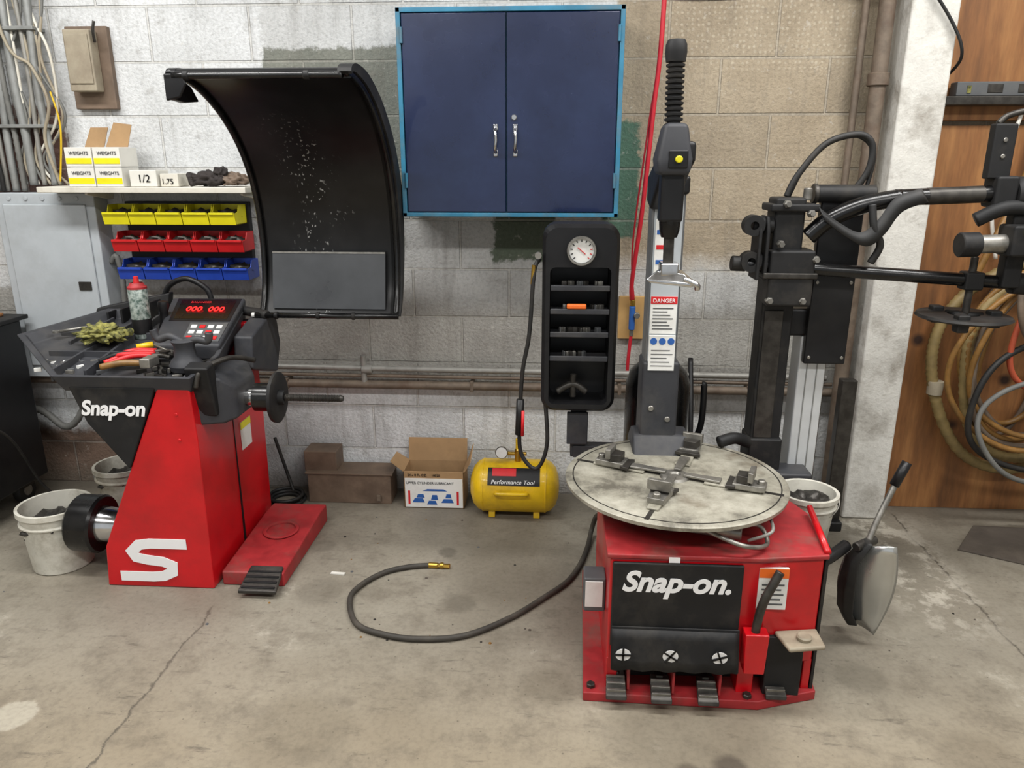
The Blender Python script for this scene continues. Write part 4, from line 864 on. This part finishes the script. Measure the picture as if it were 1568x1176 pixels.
lathe(g,'presser_disc',(1.385,-.86,1.09),(0,0,1),[(0,.05),(0,.14),(.006,.15),(.014,.145),(.016,.05),(0,.05)],'blackm',40)
for k in range(3):
    a=2.1*k;tube(g,'disc_spoke_%d'%k,[(1.385,-.86,1.10),(1.385+.06*math.cos(a),-.86+.06*math.sin(a),1.10)],.014,'blackm',smooth=False);box(g,'disc_jaw_%d'%k,1.365+.1*math.cos(a),1.405+.1*math.cos(a),-.88+.1*math.sin(a),-.84+.1*math.sin(a),1.06,1.12,'blackm',.006)
tube(g,'air_line_loop',[(.77,-.80,1.49),(.80,-.80,1.56),(.88,-.80,1.66),(.98,-.80,1.69),(1.03,-.80,1.66),(1.03,-.80,1.58),(.99,-.79,1.50),(.97,-.78,1.44)],.011,'rubber')
tube(g,'air_line_b',[(.78,-.79,1.49),(.83,-.79,1.60),(.92,-.79,1.68),(1.0,-.79,1.68),(1.045,-.79,1.62),(1.03,-.79,1.5)],.007,'rubber')
tube(g,'side_roller_arm',[(.72,-.80,.60),(.66,-.84,.63),(.60,-.86,.62)],.022,'blackm')
bucket('lubricant_bucket',.895,-.98,.301,.080,.098,.19,'bucket')
# ================================================================ RED HOSE / REGULATOR
g=G('air_regulator')
box(g,'board',.285,.405,-.022,0,.81,1.01,'pine',.003)
tube(g,'red_hose',[(.40,-.14,3.3),(.405,-.14,2.2),(.385,-.13,1.8),(.36,-.12,1.4),(.335,-.08,1.1),(.34,-.05,1.0)],.010,'rhose')
cyl(g,'regulator_body',(.345,-.05,.86),(.345,-.05,.97),.014,'blue');cyl(g,'regulator_knob',(.345,-.05,.97),(.345,-.05,1.0),.012,'brass');cyl(g,'regulator_coupler',(.345,-.05,.83),(.345,-.05,.86),.010,'steel')
cyl(g,'regulator_gauge',(.365,-.05,.93),(.365,-.075,.93),.014,'steel')
tube(g,'red_hose_tail',[(.345,-.05,.84),(.34,-.05,.78),(.335,-.05,.70),(.335,-.045,.66)],.008,'rhose')
tube(g,'thin_red_cord',[(.42,-.13,3.3),(.41,-.13,2.2),(.37,-.12,1.75),(.33,-.08,1.25),(.35,-.05,1.0)],.004,'rhose')
# ================================================================ RIGHT SIDE
g=G('power_strip')
box(g,'ledge',1.56,2.6,-.13,-.045,1.825,1.86,'dsteel',.004);box(g,'strip',1.60,2.3,-.12,-.06,1.86,1.915,'mgrey',.004)
for i in range(4): box(g,'outlet_%d'%i,1.72+i*.12,1.78+i*.12,-.123,-.12,1.872,1.905,'dsteel',.002)
box(g,'green_tag',1.64,1.655,-.123,-.12,1.87,1.9,'green',0)
g=G('coiled_hoses')
def loop(name,cx,cz,rx,rz,r,m,y,a0=0,a1=360,rib=0,ph=0):
    P=[(cx+rx*math.cos(math.radians(a))*(1+.05*math.sin(3*math.radians(a)+ph)),y-.02*math.sin(math.radians(a*2)+ph),cz+rz*math.sin(math.radians(a))) for a in [a0+(a1-a0)*i/20 for i in range(21)]]
    tube(g,name,P,r,m,rib=rib,n=4)
loop('vacuum_hose',2.10,.72,.42,.48,.026,'olive',-.12,95,330,.012)
loop('vacuum_hose_b',2.10,.74,.34,.42,.024,'olive',-.20,120,300,.012,1)
for i in range(9):
    loop('tan_turn_%d'%i,2.02+.02*(i%4),.78+.02*math.sin(i*2),.16+.022*i,.36+.02*math.cos(i*3),.012,'tanhose' if i%3 else 'rustpipe',-.10-.025*i,0,360,0,i*1.3)
loop('orange_hose',2.16,.90,.28,.26,.012,'orange',-.30,130,290,0,2);loop('black_hose',2.15,.60,.40,.30,.013,'rubber',-.31,100,330,0,2);loop('grey_hose',2.15,.50,.34,.24,.011,'cable',-.33,120,330);loop('red_brown_hose',2.12,1.05,.26,.20,.013,'rustpipe',-.34,90,330,0,1)
tube(g,'hanging_hose',[(1.98,-.10,1.72),(1.92,-.12,1.5),(1.84,-.15,1.3),(1.78,-.14,1.1)],.014,'tanhose');tube(g,'white_line',[(1.9,-.07,1.8),(1.86,-.07,1.6),(1.85,-.07,1.4),(1.9,-.07,1.2)],.008,'white')
cyl(g,'wall_peg',(2.05,-.045,1.12),(2.05,-.36,1.14),.02,'dsteel')
lathe(g,'hose_cuff',(1.705,-.13,.60),(0,0,1),[(0,0),(0,.032),(.06,.034),(.06,0)],'beige')
g=G('rubber_mat');prism(g,'sheet',[(1.92,-.24),(2.7,-.28),(2.6,-.78),(1.95,-.58),(1.74,-.47)],'z',0,.008,'mat',.002)
g=G('overhead_cable');tube(g,'cable',[(.1,-.02,2.32),(.5,-.03,2.27),(.9,-.03,2.28),(1.15,-.10,2.31),(1.28,-.16,2.31),(1.36,-.21,2.28),(1.50,-.21,2.12),(1.56,-.2,2.0),(1.57,-.06,1.93)],.006,'rubber')
g=G('pry_bar');tube(g,'bar',[(.60,-.30,.012),(.62,-.2,.4),(.63,-.02,.72)],.012,'black')
# ================================================================ LIGHTS
def fixture(x,y,e,lx=2.6):
    g=G('fluorescent_light_fixture')
    box(g,'housing',x-lx/2,x+lx/2,y-.12,y+.12,3.28,3.4,'white',.01)
    for dy in (-.05,.05): cyl(g,'tube',(x-lx/2+.05,y+dy,3.255),(x+lx/2-.05,y+dy,3.255),.016,'lt')
    l=bpy.data.lights.new('tube_light','AREA');l.shape='RECTANGLE';l.size=lx;l.size_y=.3;l.energy=e;l.color=(1,.99,.975)
    o=bpy.data.objects.new('tube_light',l);COL.objects.link(o);o.location=(x,y,3.22);o.parent=g
fixture(-1.9,-1.5,84);fixture(1.5,-1.5,80);fixture(-1.9,-3.6,70);fixture(1.5,-3.6,70)
w=bpy.data.worlds.new('w');SC.world=w;w.use_nodes=True
w.node_tree.nodes['Background'].inputs[0].default_value=(.93,.97,1,1);w.node_tree.nodes['Background'].inputs[1].default_value=.62
SC.view_settings.view_transform='Standard'
# ================================================================ CAMERA
cam=bpy.data.cameras.new('camera');cam.sensor_width=36;cam.lens=1143/1568*36;cam.clip_start=.05
co=bpy.data.objects.new('camera',cam);COL.objects.link(co)
co.location=(0,-3.46,1.6);co.rotation_euler=(math.radians(90-16.5),0,math.radians(3.5));SC.camera=co
